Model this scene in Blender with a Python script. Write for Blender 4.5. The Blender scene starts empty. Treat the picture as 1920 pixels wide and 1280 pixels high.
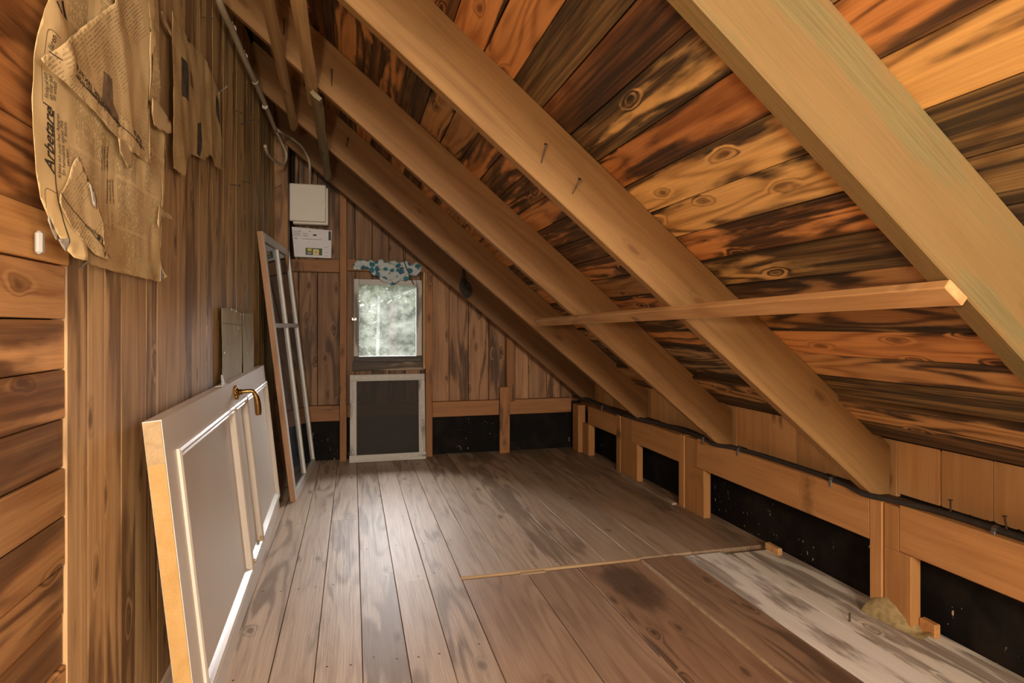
import bpy, bmesh, math, random
from math import sin, cos, pi, radians, atan, sqrt
from mathutils import Vector, Matrix, noise
random.seed(7)
S = bpy.context.scene
COL = S.collection

# ------------------------------------------------------------------ camera
FPX, CAMH, HORIZON = 1140.0, 1.05, 609.0
YAW = atan(299 / FPX)
cd = bpy.data.cameras.new('camera')
cam = bpy.data.objects.new('camera', cd)
COL.objects.link(cam)
cam.location = (0, 0, CAMH)
cam.rotation_euler = (pi / 2, 0, -YAW)
cd.sensor_width = 36
cd.lens = FPX / 1920 * 36
cd.shift_y = -31 / 1920
cd.clip_start = 0.02
S.camera = cam

# ------------------------------------------------------------------ world, lights, exposure
w = bpy.data.worlds.new('overcast_sky')
S.world = w
w.use_nodes = True
bg = w.node_tree.nodes['Background']
bg.inputs[0].default_value = (0.80, 0.90, 1.0, 1)
bg.inputs[1].default_value = 3.0


def light(name, kind, loc, rot, energy, color, **kw):
    d = bpy.data.lights.new(name, kind)
    d.energy = energy
    d.color = color
    for k, v in kw.items():
        setattr(d, k, v)
    o = bpy.data.objects.new(name, d)
    COL.objects.link(o)
    o.location = loc
    o.rotation_euler = rot
    return o


# veiled sun beyond the trees, shining in through the gable window
light('veiled_sun', 'SUN', (0, 9, 6), (radians(-58), 0, radians(-3)), 85.0, (0.96, 0.94, 1.0), angle=radians(60))
# flash on top of the photographer's camera
light('camera_flash', 'POINT', (-0.28, -0.20, 1.19), (0, 0, 0), 58.0, (1.0, 0.84, 0.62), shadow_soft_size=0.06)
# added fill lamp behind the camera at right, brightening the left wall
light('added_side_fill', 'AREA', (1.05, -1.35, 0.98), (radians(92), 0, radians(27)), 42.0, (1.0, 0.87, 0.70), shape='RECTANGLE', size=0.8, size_y=0.5)
# added fill lamp at the rear wall, evening out the light along the room
light('added_rear_fill', 'AREA', (-0.20, -2.93, 1.78), (radians(84), 0, radians(-4)), 110.0, (1.0, 0.88, 0.73), shape='RECTANGLE', size=0.56, size_y=0.62)
po = light('window_portal', 'AREA', (0.27, 5.03, 1.09), (radians(-90), 0, 0), 1.0, (1, 1, 1), shape='RECTANGLE', size=0.5, size_y=0.62)
po.data.cycles.is_portal = True

S.view_settings.view_transform = 'Standard'
S.view_settings.look = 'None'
S.view_settings.exposure = 0.28
S.view_settings.gamma = 1.0
S.view_settings.use_curve_mapping = False

# ------------------------------------------------------------------ measuring helpers (points on real planes of the room)
FW = Vector((sin(YAW), cos(YAW), 0))
RT = Vector((cos(YAW), -sin(YAW), 0))
C0 = Vector((0, 0, CAMH))


def ray(u, v):
    return FW + RT * ((u - 960) / FPX) + Vector((0, 0, 1)) * ((HORIZON - v) / FPX)


def on_x(u, v, x):
    d = ray(u, v)
    return C0 + d * (x / d.x)


def on_y(u, v, y):
    d = ray(u, v)
    return C0 + d * (y / d.y)


def on_z(u, v, z=0.0):
    d = ray(u, v)
    return C0 + d * ((z - CAMH) / d.z)


def on_plane(u, v, p, n):
    d = ray(u, v)
    return C0 + d * ((Vector(p) - C0).dot(n) / d.dot(n))


# ------------------------------------------------------------------ room numbers
XL, XR, YB = -0.535, 1.84, 4.85          # left wall, knee wall, gable studs
M = 0.836                                # roof slope
ALPHA = atan(M)
ZL, ZH, XE = 0.362, 0.606, 1.92          # rafter lower and upper arris where the rafters end
YREAR = -3.0


def z_low(x): return ZL - M * (x - XE)
def z_roof(x): return ZH - M * (x - XE)


# ------------------------------------------------------------------ object helpers
def nrm(v):
    return Vector(v).normalized()


def frame(o, ex, ey, ez):
    m = Matrix.Identity(4)
    for i, e in enumerate((ex, ey, ez)):
        m[0][i], m[1][i], m[2][i] = e
    m[0][3], m[1][3], m[2][3] = o
    return m


MW = {}


def put(name, me, mat=None, parent=None, mx=None):
    o = bpy.data.objects.new(name, me)
    COL.objects.link(o)
    if mat is not None and me is not None and not me.materials:
        me.materials.append(mat)
    mx = mx or Matrix.Identity(4)
    MW[o.name] = mx.copy()
    if parent is not None:
        o.parent = parent
        o.matrix_basis = MW[parent.name].inverted() @ mx
    else:
        o.matrix_basis = mx
    return o


def tag(o, label, cat=None, group=None, kind=None):
    if label: o['label'] = label
    if cat: o['category'] = cat
    if group: o['group'] = group
    if kind: o['kind'] = kind
    return o


def thing(name, loc, label, cat, group=None, kind=None):
    return tag(put(name, None, None, None, Matrix.Translation(loc)), label, cat, group, kind)


def struct(name, me, mat):
    o = put(name, me, mat)
    o['kind'] = 'structure'
    return o


def mesh_from(bm, name='mesh', smooth=False):
    bmesh.ops.recalc_face_normals(bm, faces=bm.faces)
    me = bpy.data.meshes.new(name)
    bm.to_mesh(me)
    bm.free()
    if smooth:
        for p in me.polygons: p.use_smooth = True
    return me


def bm_box(bm, x0, x1, y0, y1, z0, z1, bev=0.0):
    r = bmesh.ops.create_cube(bm, size=1.0)
    vs = r['verts']
    for v in vs:
        v.co = Vector((x0 + (v.co.x + .5) * (x1 - x0), y0 + (v.co.y + .5) * (y1 - y0), z0 + (v.co.z + .5) * (z1 - z0)))
    if bev > 0:
        es = list({e for v in vs for e in v.link_edges})
        bmesh.ops.bevel(bm, geom=es, offset=bev, segments=1, affect='EDGES', profile=0.5)


def box_mesh(x0, x1, y0, y1, z0, z1, bev=0.0):
    bm = bmesh.new()
    bm_box(bm, x0, x1, y0, y1, z0, z1, bev)
    return mesh_from(bm, 'box')


def prism_mesh(pts, t, bev=0.0):
    """polygon in local x,y extruded from z=0 to z=t"""
    bm = bmesh.new()
    a = [bm.verts.new((p[0], p[1], 0)) for p in pts]
    b = [bm.verts.new((p[0], p[1], t)) for p in pts]
    bm.faces.new(a)
    bm.faces.new(b)
    n = len(pts)
    for i in range(n):
        bm.faces.new((a[i], a[(i + 1) % n], b[(i + 1) % n], b[i]))
    if bev > 0:
        bmesh.ops.recalc_face_normals(bm, faces=bm.faces)
        bmesh.ops.bevel(bm, geom=list(bm.edges), offset=bev, segments=1, affect='EDGES', profile=0.5)
    return mesh_from(bm, 'prism')


def plank_mesh(L, W, T, bev=0.0025, wob=0.0015, seed=0, n=6):
    """board along local x with slightly wavy edges, chamfered top arrises"""
    bm = bmesh.new()
    rows = []
    for i in range(n + 1):
        x = L * i / n
        k = (0 if i in (0, n) else 1)
        a = noise.noise(Vector((x * 1.7, seed * 3.1, 0))) * wob
        b = noise.noise(Vector((x * 1.7, seed * 3.1, 9))) * wob
        c = noise.noise(Vector((x * 1.1, seed * 3.1, 19))) * wob
        y0, y1, z1 = a, W + b, T + c
        sec = [(x, y0, 0), (x, y0, z1 - bev), (x, y0 + bev, z1), (x, y1 - bev, z1), (x, y1, z1 - bev), (x, y1, 0)]
        rows.append([bm.verts.new(p) for p in sec])
    for i in range(n):
        for j in range(6):
            q = (j + 1) % 6
            bm.faces.new((rows[i][j], rows[i][q], rows[i + 1][q], rows[i + 1][j]))
    bm.faces.new(rows[0])
    bm.faces.new(rows[n][::-1])
    return mesh_from(bm, 'plank')


def catmull(pts, n=8):
    pts = [Vector(p) for p in pts]
    if len(pts) < 3: return pts
    P = [pts[0] * 2 - pts[1]] + pts + [pts[-1] * 2 - pts[-2]]
    out = []
    for i in range(1, len(P) - 2):
        a, b, c, d = P[i - 1:i + 3]
        for k in range(n):
            t = k / n
            out.append(0.5 * (2 * b + (c - a) * t + (2 * a - 5 * b + 4 * c - d) * t * t + (3 * b - a - 3 * c + d) * t ** 3))
    out.append(pts[-1])
    return out


def bm_tube(bm, pts, r, seg=8):
    """r is a number or a function of 0..1"""
    pts = [Vector(p) for p in pts]
    n = len(pts)
    t0 = (pts[1] - pts[0]).normalized()
    up = Vector((0, 0, 1)) if abs(t0.z) < .9 else Vector((1, 0, 0))
    nx = t0.cross(up).normalized()
    rings = []
    for i, p in enumerate(pts):
        t = (pts[min(i + 1, n - 1)] - pts[max(i - 1, 0)])
        t = t.normalized() if t.length > 1e-9 else t0
        nx = (nx - t * nx.dot(t)).normalized()
        ny = t.cross(nx)
        rr = r(i / (n - 1)) if callable(r) else r
        rings.append([bm.verts.new(p + (nx * cos(2 * pi * k / seg) + ny * sin(2 * pi * k / seg)) * rr) for k in range(seg)])
    for i in range(n - 1):
        for k in range(seg):
            bm.faces.new((rings[i][k], rings[i][(k + 1) % seg], rings[i + 1][(k + 1) % seg], rings[i + 1][k]))
    bm.faces.new(rings[0][::-1])
    bm.faces.new(rings[-1])


def tube_mesh(pts, r, seg=8):
    bm = bmesh.new()
    bm_tube(bm, pts, r, seg)
    return mesh_from(bm, 'tube', True)


def lathe_mesh(prof, seg=20):
    """profile of (radius, height) revolved about local z"""
    bm = bmesh.new()
    rings = [[bm.verts.new((r * cos(2 * pi * k / seg), r * sin(2 * pi * k / seg), h)) for k in range(seg)] for r, h in prof]
    for a, b in zip(rings, rings[1:]):
        for k in range(seg):
            bm.faces.new((a[k], a[(k + 1) % seg], b[(k + 1) % seg], b[k]))
    bm.faces.new(rings[0][::-1])
    bm.faces.new(rings[-1])
    return mesh_from(bm, 'lathe', True)


# ------------------------------------------------------------------ materials
class NT:
    def __init__(self, name):
        self.m = bpy.data.materials.new(name)
        self.m.use_nodes = True
        self.t = self.m.node_tree
        self.p = self.t.nodes['Principled BSDF']
        self.out = self.t.nodes['Material Output']

    def n(self, typ, **kw):
        x = self.t.nodes.new(typ)
        for k, v in kw.items(): setattr(x, k, v)
        return x

    def link(self, a, b): self.t.links.new(a, b)

    def val(self, sock, v):
        if isinstance(v, bpy.types.NodeSocket): self.link(v, sock)
        else: sock.default_value = v

    def math(self, op, a, b=0.0, c=None, clamp=False):
        x = self.n('ShaderNodeMath', operation=op, use_clamp=clamp)
        self.val(x.inputs[0], a)
        self.val(x.inputs[1], b)
        if c is not None: self.val(x.inputs[2], c)
        return x.outputs[0]

    def vmul(self, a, s):
        x = self.n('ShaderNodeVectorMath', operation='MULTIPLY')
        self.link(a, x.inputs[0])
        x.inputs[1].default_value = s
        return x.outputs[0]

    def vadd(self, a, b):
        x = self.n('ShaderNodeVectorMath', operation='ADD')
        self.val(x.inputs[0], a)
        self.val(x.inputs[1], b)
        return x.outputs[0]

    def noise(self, v, scale=1.0, detail=3.0, rough=0.5):
        x = self.n('ShaderNodeTexNoise')
        self.link(v, x.inputs['Vector'])
        x.inputs['Scale'].default_value = scale
        x.inputs['Detail'].default_value = detail
        x.inputs['Roughness'].default_value = rough
        return x.outputs['Fac']

    def ramp(self, f, lo, hi, smooth=True):
        x = self.n('ShaderNodeMapRange', interpolation_type='SMOOTHSTEP' if smooth else 'LINEAR')
        self.val(x.inputs[0], f)
        self.val(x.inputs[1], lo)
        self.val(x.inputs[2], hi)
        return x.outputs[0]

    def mix(self, f, a, b, mode='MIX'):
        x = self.n('ShaderNodeMix', data_type='RGBA', blend_type=mode)
        self.val(x.inputs[0], f)
        for s, v in ((x.inputs[6], a), (x.inputs[7], b)):
            if isinstance(v, tuple): v = (v[0], v[1], v[2], 1)
            self.val(s, v)
        return x.outputs[2]

    def rand_coords(self):
        tc = self.n('ShaderNodeTexCoord')
        oi = self.n('ShaderNodeObjectInfo')
        cx = self.n('ShaderNodeCombineXYZ')
        for i, k in enumerate((37.0, 11.0, 23.0)):
            self.link(self.math('MULTIPLY', oi.outputs['Random'], k), cx.inputs[i])
        return tc.outputs['Object'], self.vadd(tc.outputs['Object'], cx.outputs[0]), oi

    def bump(self, h, strength=0.3, dist=0.002):
        b = self.n('ShaderNodeBump')
        b.inputs['Strength'].default_value = strength
        b.inputs['Distance'].default_value = dist
        self.link(h, b.inputs['Height'])
        self.link(b.outputs[0], self.p.inputs['Normal'])


def wood(name, dark, light, ring=16, ringc=.45, fiberc=.35, streakc=.8, knots=1.0, knotcol=None, stain=None, stain_amt=.3,
         stain_scale=1.0, stain_str=.9, pale=None, pale_amt=0.0, rough=.62, bump=.25, spec=.35, hue=0.12, edge_w=None, blob=None):
    k = NT(name)
    loc, v, oi = k.rand_coords()
    n1 = k.noise(k.vmul(v, (0.8, 7, 7)), 1, 2, .45)
    vo = k.n('ShaderNodeTexVoronoi', voronoi_dimensions='2D')
    wv = k.n('ShaderNodeTexNoise')
    k.link(k.vmul(v, (9, 22, 22)), wv.inputs['Vector'])
    wv.inputs['Scale'].default_value = 1.0
    wv.inputs['Detail'].default_value = 2.0
    vw = k.vadd(k.vmul(v, (3.4, 8.5, 1)), k.vmul(wv.outputs['Color'], (.22, .22, 0)))
    k.link(vw, vo.inputs['Vector'])
    vo.inputs['Scale'].default_value = 1.0
    sep = k.n('ShaderNodeSeparateColor')
    k.link(vo.outputs['Color'], sep.inputs[0])
    gate = k.math('GREATER_THAN', sep.outputs[0], 1.0 - .38 * knots)
    kn = k.math('MULTIPLY', k.ramp(vo.outputs['Distance'], .24, 0.02), gate)
    field = k.math('ADD', k.math('MULTIPLY', n1, float(ring)), k.math('MULTIPLY', kn, 1.7))
    wave = k.math('POWER', k.math('ADD', k.math('MULTIPLY', k.math('SINE', k.math('MULTIPLY', field, 6.283)), .5), .5), 1.6)
    fib = k.noise(k.vmul(v, (6, 190, 190)), 1, 3, .65)
    st = k.math('ADD', k.math('MULTIPLY', k.noise(k.vmul(v, (0.9, 30, 30)), 1, 3, .6), .6), k.math('MULTIPLY', k.noise(k.vmul(v, (2.6, 120, 120)), 1, 2, .6), .4))
    blot = k.noise(k.vmul(v, (1.3, 4, 4)), 1, 3, .6)
    f = k.math('ADD', .5, k.math('MULTIPLY', k.math('SUBTRACT', .45, wave), ringc))
    f = k.math('ADD', f, k.math('MULTIPLY', k.math('SUBTRACT', fib, .5), fiberc * 2.6))
    f = k.math('ADD', f, k.math('MULTIPLY', k.math('SUBTRACT', st, .5), streakc * 1.7))
    f = k.math('ADD', f, k.math('MULTIPLY', k.math('SUBTRACT', blot, .5), .7), clamp=True)
    col = k.mix(f, dark, light)
    kc = knotcol or tuple(c * .45 for c in dark)
    col = k.mix(k.math('MULTIPLY', k.math('POWER', kn, 2.2), .85), col, kc)
    col = k.mix(1.0, col, oi.outputs['Color'], 'MULTIPLY')
    vary = k.n('ShaderNodeHueSaturation')
    k.link(k.math('ADD', 1 - hue, k.math('MULTIPLY', oi.outputs['Random'], 2 * hue)), vary.inputs['Value'])
    k.link(col, vary.inputs['Color'])
    col = vary.outputs[0]
    if stain:
        sn = k.noise(k.vmul(v, (1.3 * stain_scale, 6 * stain_scale, 6 * stain_scale)), 1, 5, .6)
        sn = k.math('ADD', sn, k.math('MULTIPLY', k.math('SUBTRACT', wave, .4), .09))
        if edge_w:            # damp creeps in from the joints
            sy = k.n('ShaderNodeSeparateXYZ')
            k.link(loc, sy.inputs[0])
            e = k.math('ABSOLUTE', k.math('SUBTRACT', k.math('DIVIDE', sy.outputs[1], edge_w), .5))
            sn = k.math('ADD', sn, k.math('MULTIPLY', k.math('SUBTRACT', k.math('POWER', k.math('MULTIPLY', e, 2.0), 3.0), .25), .13))
        amt = k.math('MULTIPLY', oi.outputs['Alpha'], stain_amt)
        thr = k.math('SUBTRACT', .74, k.math('MULTIPLY', amt, .48))
        mk = k.ramp(sn, k.math('SUBTRACT', thr, .05), k.math('ADD', thr, .07))
        mk = k.math('MULTIPLY', mk, k.math('ADD', .55, k.math('MULTIPLY', k.ramp(st, .3, .6), .45)))
        col = k.mix(k.math('MULTIPLY', mk, stain_str), col, stain)
    if blob:                  # one large dark stain at a fixed place on the board
        bx, by, brx, bry, bcol = blob
        sb = k.n('ShaderNodeSeparateXYZ')
        k.link(k.vadd(loc, k.vmul(wv.outputs['Color'], (.22, .09, 0))), sb.inputs[0])
        d2 = k.math('ADD', k.math('POWER', k.math('DIVIDE', k.math('SUBTRACT', sb.outputs[0], bx + .11), brx), 2.0), k.math('POWER', k.math('ABSOLUTE', k.math('DIVIDE', k.math('SUBTRACT', sb.outputs[1], by + .045), bry)), 2.0))
        col = k.mix(k.math('MULTIPLY', k.ramp(d2, 1.25, .35), .7), col, bcol)
    if pale:
        pn = k.noise(k.vmul(v, (2.2, 9, 9)), 1.0, 6, .7)
        pn = k.math('ADD', pn, k.math('MULTIPLY', k.math('SUBTRACT', wave, .5), .12))
        col = k.mix(k.ramp(pn, .72 - .4 * pale_amt, .80 - .4 * pale_amt), col, pale)
    k.link(col, k.p.inputs['Base Color'])
    k.p.inputs['Roughness'].default_value = rough
    k.p.inputs['Specular IOR Level'].default_value = spec
    k.bump(f, bump, .0025)
    return k.m


def plain(name, col, rough=.5, metal=0.0, var=.0, scale=8.0, dark=None, bump=0.0, spec=.5):
    k = NT(name)
    k.p.inputs['Roughness'].default_value = rough
    k.p.inputs['Metallic'].default_value = metal
    k.p.inputs['Specular IOR Level'].default_value = spec
    if var > 0:
        loc, v, oi = k.rand_coords()
        n = k.noise(v, scale, 5, .6)
        c = k.mix(k.math('MULTIPLY', k.ramp(n, .35, .75), var), col, dark or tuple(x * .5 for x in col))
        k.link(c, k.p.inputs['Base Color'])
        if bump: k.bump(n, bump, .003)
    else:
        k.p.inputs['Base Color'].default_value = (*col, 1)
    return k.m


BLACK_MOLD = (.013, .010, .008)
W_ROOF = wood('roof_board_wood', (.28, .125, .040), (.62, .345, .13), ring=10, ringc=.55, streakc=.5, edge_w=.117, stain=BLACK_MOLD, stain_amt=1.0, stain_scale=1.0, stain_str=.96, rough=.55, bump=.3)
W_RAFT = wood('rafter_wood', (.200, .102, .033), (.325, .182, .068), ring=6, ringc=.3, streakc=.75, fiberc=.3, knots=.3, knotcol=(.16, .075, .025), rough=.62, bump=.12, hue=.05)
W_RAFT1 = wood('near_rafter_wood', (.108, .079, .025), (.170, .127, .050), ring=4, ringc=.15, streakc=.25, fiberc=.8, knots=.15, stain=(.20, .10, .03), stain_amt=.7, stain_scale=1.6, stain_str=.55, rough=.6, bump=.15, hue=.03)  # colour darkened below its true pale tone to offset the near flash
W_LEFT = wood('left_wall_wood', (.31, .165, .068), (.66, .43, .215), ring=7, ringc=.28, streakc=.75, knots=.9, stain=(.09, .04, .018), stain_amt=.36, stain_scale=.9, stain_str=.75, rough=.6, bump=.2, hue=.1)
W_LEFTH = wood('left_plank_wood', (.30, .125, .042), (.60, .325, .13), ring=10, ringc=.42, streakc=.5, knots=1.0, stain=(.05, .018, .008), stain_amt=.45, stain_scale=.8, stain_str=.8, rough=.5, bump=.25, hue=.14)
W_BACK = wood('gable_board_wood', (.115, .048, .019), (.28, .15, .073), ring=6, ringc=.3, streakc=.9, knots=1.1, stain=(.05, .025, .012), stain_amt=.35, stain_scale=.8, pale=None, rough=.65, bump=.2)
W_FRAME = wood('gable_frame_wood', (.17, .066, .022), (.29, .13, .046), ring=5, ringc=.25, streakc=.6, knots=.6, stain=(.06, .026, .01), stain_amt=.3, rough=.65, bump=.15)
W_RAIL = wood('rail_wood', (.31, .135, .042), (.47, .235, .082), ring=6, ringc=.25, streakc=.6, knots=.6, rough=.6, bump=.15, hue=.06)
W_KNEE = wood('knee_board_wood', (.40, .215, .082), (.56, .345, .15), ring=6, ringc=.25, streakc=.4, knots=.6, rough=.6, bump=.12, hue=.06)
W_FLOOR = wood('floor_wood', (.32, .225, .155), (.585, .465, .355), ring=8, ringc=.22, streakc=.8, knots=.35, stain=(.13, .08, .045), stain_amt=.4, stain_scale=.7, stain_str=.7, rough=.5, bump=.3, spec=.4, hue=.07)
W_HATCH = wood('hatch_wood', (.20, .12, .074), (.37, .25, .165), ring=9, ringc=.4, streakc=.6, knots=.7, stain=(.05, .03, .02), stain_amt=.3, stain_scale=.6, stain_str=.7, rough=.48, bump=.3, spec=.4, hue=.06)
W_HATCHB = wood('stained_hatch_wood', (.19, .108, .063), (.34, .215, .135), ring=9, ringc=.35, streakc=.6, knots=.7, stain=(.05, .03, .02), stain_amt=.25, stain_scale=.6, stain_str=.7, rough=.48, bump=.3, spec=.4, hue=.02,
                blob=(1.84, .15, .24, .10, (.05, .03, .018)))
W_WHITE = wood('worn_white_plank', (.60, .55, .48), (.82, .78, .71), ring=6, ringc=.2, streakc=.3, knots=.3, stain=(.15, .095, .06), stain_amt=.46, stain_scale=1.5, stain_str=.8, rough=.6, bump=.3, spec=.3, hue=.03)
W_LATH = wood('lath_wood', (.32, .18, .07), (.56, .36, .16), ring=5, ringc=.3, streakc=.6, knots=.5, rough=.65, bump=.15)
W_LATHG = wood('greenish_lath_wood', (.16, .12, .06), (.29, .23, .12), ring=5, ringc=.3, streakc=.6, knots=.5, rough=.65, bump=.15)
W_BATTEN = wood('batten_wood', (.34, .165, .058), (.55, .33, .14), ring=7, ringc=.35, streakc=.5, knots=.8, rough=.6, bump=.15)
W_YELLOW = wood('raw_door_edge_wood', (.46, .26, .08), (.58, .37, .15), ring=5, ringc=.3, streakc=.5, knots=0, rough=.5, bump=.1)
W_BLOCK = wood('grey_end_grain_wood', (.36, .24, .12), (.52, .37, .20), ring=14, ringc=.3, streakc=.5, knots=0, rough=.6, bump=.1)
W_SASH = wood('weathered_white_wood', (.30, .27, .24), (.52, .49, .45), ring=4, ringc=.15, streakc=.5, knots=0, stain=(.07, .055, .045), stain_amt=.3, stain_scale=1.4, stain_str=.85, rough=.6, bump=.2, hue=.04)
W_ROT = wood('rotten_grey_wood', (.10, .085, .07), (.34, .31, .28), ring=9, ringc=.5, streakc=1.0, knots=.2, stain=(.03, .022, .018), stain_amt=.7, stain_scale=1.5, rough=.7, bump=.4)
W_EDGE = wood('raw_sash_edge_wood', (.23, .11, .05), (.38, .21, .11), ring=6, ringc=.3, streakc=.6, knots=.2, rough=.65, bump=.2)
BACKING = plain('dark_backing', (.018, .012, .008), .95, spec=.1)
DARKWOOD = plain('dark_underside_wood', (.06, .03, .014), .85, var=.4, spec=.2)
WHITE_PAINT = plain('white_door_paint', (.68, .62, .54), .36, var=.35, scale=2.5, dark=(.58, .50, .42))
SASH_PAINT = plain('white_sash_paint', (.60, .58, .54), .38, var=.25, scale=14, dark=(.40, .37, .33))
BRASS = plain('old_brass', (.42, .25, .075), .28, 1.0, var=.4, scale=40, dark=(.16, .085, .03))
STEEL = plain('dull_steel', (.38, .36, .34), .4, 1.0, var=.3, scale=60)
RUST = plain('rusty_nail_steel', (.09, .055, .035), .7, .5, var=.5, scale=80)
PLASTIC = plain('cream_plastic', (.56, .50, .42), .45, var=.1, scale=3)
CABLE = plain('black_cable', (.018, .016, .015), .5, var=.4, scale=40, dark=(.05, .04, .03))
CONDUIT = plain('grey_conduit', (.40, .33, .23), .5, var=.4, scale=25, dark=(.26, .19, .11))
INK = plain('printing_ink', (.055, .043, .030), .85, spec=.1)
INK2 = plain('faded_ink', (.15, .105, .06), .85, spec=.1)
CARDBOARD = plain('grey_cardboard', (.46, .40, .27), .8, var=.4, scale=6, dark=(.27, .20, .11), spec=.2)
TORN = plain('torn_paper_inside', (.52, .38, .20), .9, var=.4, scale=30, dark=(.43, .29, .13), spec=.1)
BLUEWHITE = plain('paper_back_grey', (.46, .43, .36), .9, spec=.1)
INSUL = plain('yellow_insulation_mat', (.62, .49, .25), .95, var=.6, scale=55, dark=(.30, .19, .07), bump=.6, spec=.1)
CRUMB = plain('black_crumbs', (.012, .010, .009), .95, spec=.1)
WHITE_DOT = plain('white_flecks', (.62, .58, .52), .7)
CORD = plain('dark_cord', (.03, .025, .02), .8)


def felt():
    k = NT('black_tar_paper')
    loc, v, oi = k.rand_coords()
    n = k.noise(v, 6, 5, .6)
    c = k.mix(k.ramp(n, .4, .8), (.005, .004, .0035), (.018, .013, .009))
    sp = k.noise(k.vmul(v, (60, 60, 30)), 1, 2, .5)
    big = k.noise(v, 5, 2, .5)
    m = k.math('MULTIPLY', k.ramp(sp, .69, .72), k.ramp(big, .5, .6))
    c = k.mix(m, c, (.42, .34, .22))
    k.link(c, k.p.inputs['Base Color'])
    k.p.inputs['Roughness'].default_value = .8
    k.p.inputs['Specular IOR Level'].default_value = .12
    return k.m


FELT = felt()


def newsprint(name, base, dark, rot=0.0, row=.0062, colw=.105, ink=.5, header=None, seed=0.0):
    """columns of small print: rows along local x, stacked along local y"""
    k = NT(name)
    tc = k.n('ShaderNodeTexCoord')
    mp = k.n('ShaderNodeMapping')
    mp.inputs['Rotation'].default_value = (0, 0, rot)
    mp.inputs['Location'].default_value = (seed, seed * .7, 0)
    k.link(tc.outputs['Object'], mp.inputs[0])
    sp = k.n('ShaderNodeSeparateXYZ')
    k.link(mp.outputs[0], sp.inputs[0])
    so = k.n('ShaderNodeSeparateXYZ')
    k.link(tc.outputs['Object'], so.inputs[0])
    x, y = sp.outputs[0], sp.outputs[1]
    rows = k.ramp(k.math('SINE', k.math('MULTIPLY', y, 6.2832 / row)), -.1, .5)
    rid = k.math('FLOOR', k.math('DIVIDE', y, row))
    cx = k.n('ShaderNodeCombineXYZ')
    k.link(k.math('MULTIPLY', x, 130), cx.inputs[0])
    k.link(k.math('MULTIPLY', rid, 7.31), cx.inputs[1])
    wd = k.ramp(k.noise(cx.outputs[0], 1, 1, .5), .40, .46)
    gut = k.math('GREATER_THAN', k.math('FRACT', k.math('DIVIDE', x, colw)), .07)
    cell = k.n('ShaderNodeCombineXYZ')
    k.link(k.math('FLOOR', k.math('DIVIDE', x, colw)), cell.inputs[0])
    k.link(k.math('FLOOR', k.math('DIVIDE', y, .055)), cell.inputs[1])
    wn = k.n('ShaderNodeTexWhiteNoise', noise_dimensions='2D')
    k.link(cell.outputs[0], wn.inputs['Vector'])
    blk = k.ramp(wn.outputs['Value'], .05, .25)
    m = k.math('MULTIPLY', k.math('MULTIPLY', rows, wd), k.math('MULTIPLY', gut, blk))
    if header is not None:
        m = k.math('MULTIPLY', m, k.math('GREATER_THAN', so.outputs[0], header))
    big = k.noise(tc.outputs['Object'], 5.5, 4, .6)
    fine = k.noise(tc.outputs['Object'], 120, 2, .5)
    paper = k.mix(k.ramp(big, .3, .72), base, dark)
    paper = k.mix(k.math('MULTIPLY', fine, .25), paper, dark)
    fade = k.noise(tc.outputs['Object'], 9, 2, .5)
    col = k.mix(k.math('MULTIPLY', m, k.math('MULTIPLY', k.ramp(fade, .25, .6), ink)), paper, (.09, .055, .025))
    k.link(col, k.p.inputs['Base Color'])
    k.p.inputs['Roughness'].default_value = .85
    k.p.inputs['Specular IOR Level'].default_value = .15
    return k.m


def glass(name, haze, tint=(.85, .87, .85), haze_col=(.7, .72, .7), gloss=1.0, rough=.03):
    k = NT(name)
    t = k.n('ShaderNodeBsdfTransparent')
    t.inputs[0].default_value = (*tint, 1)
    g = k.n('ShaderNodeBsdfGlossy')
    g.inputs['Roughness'].default_value = rough
    fr = k.n('ShaderNodeFresnel')
    fr.inputs[0].default_value = 1.5
    d = k.n('ShaderNodeBsdfTranslucent')
    d.inputs[0].default_value = (*haze_col, 1)
    d2 = k.n('ShaderNodeBsdfDiffuse')
    d2.inputs[0].default_value = (*haze_col, 1)
    md = k.n('ShaderNodeMixShader')
    k.link(d.outputs[0], md.inputs[1])
    k.link(d2.outputs[0], md.inputs[2])
    m1 = k.n('ShaderNodeMixShader')
    loc, v, oi = k.rand_coords()
    n = k.noise(v, 9, 5, .65)
    k.link(k.math('MULTIPLY', k.ramp(n, .2, .8), haze), m1.inputs[0])
    k.link(t.outputs[0], m1.inputs[1])
    k.link(md.outputs[0], m1.inputs[2])
    m2 = k.n('ShaderNodeMixShader')
    k.link(k.math('MULTIPLY', fr.outputs[0], gloss), m2.inputs[0])
    k.link(m1.outputs[0], m2.inputs[1])
    k.link(g.outputs[0], m2.inputs[2])
    k.link(m2.outputs[0], k.out.inputs[0])
    return k.m


GLASS_WIN = glass('dirty_window_glass', .085, tint=(.645, .645, .625), haze_col=(.58, .62, .52), gloss=.3, rough=.35)
GLASS_SASH = glass('bluish_sash_glass', .22, haze_col=(.55, .62, .70))  # bluish haze coloured in for the blue reflection on the panes


def netting():
    k = NT('dark_insect_mesh')
    t = k.n('ShaderNodeBsdfTransparent')
    d = k.n('ShaderNodeBsdfDiffuse')
    d.inputs[0].default_value = (.075, .068, .062, 1)
    m = k.n('ShaderNodeMixShader')
    m.inputs[0].default_value = .5
    k.link(t.outputs[0], m.inputs[1])
    k.link(d.outputs[0], m.inputs[2])
    k.link(m.outputs[0], k.out.inputs[0])
    return k.m


NETTING = netting()


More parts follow.
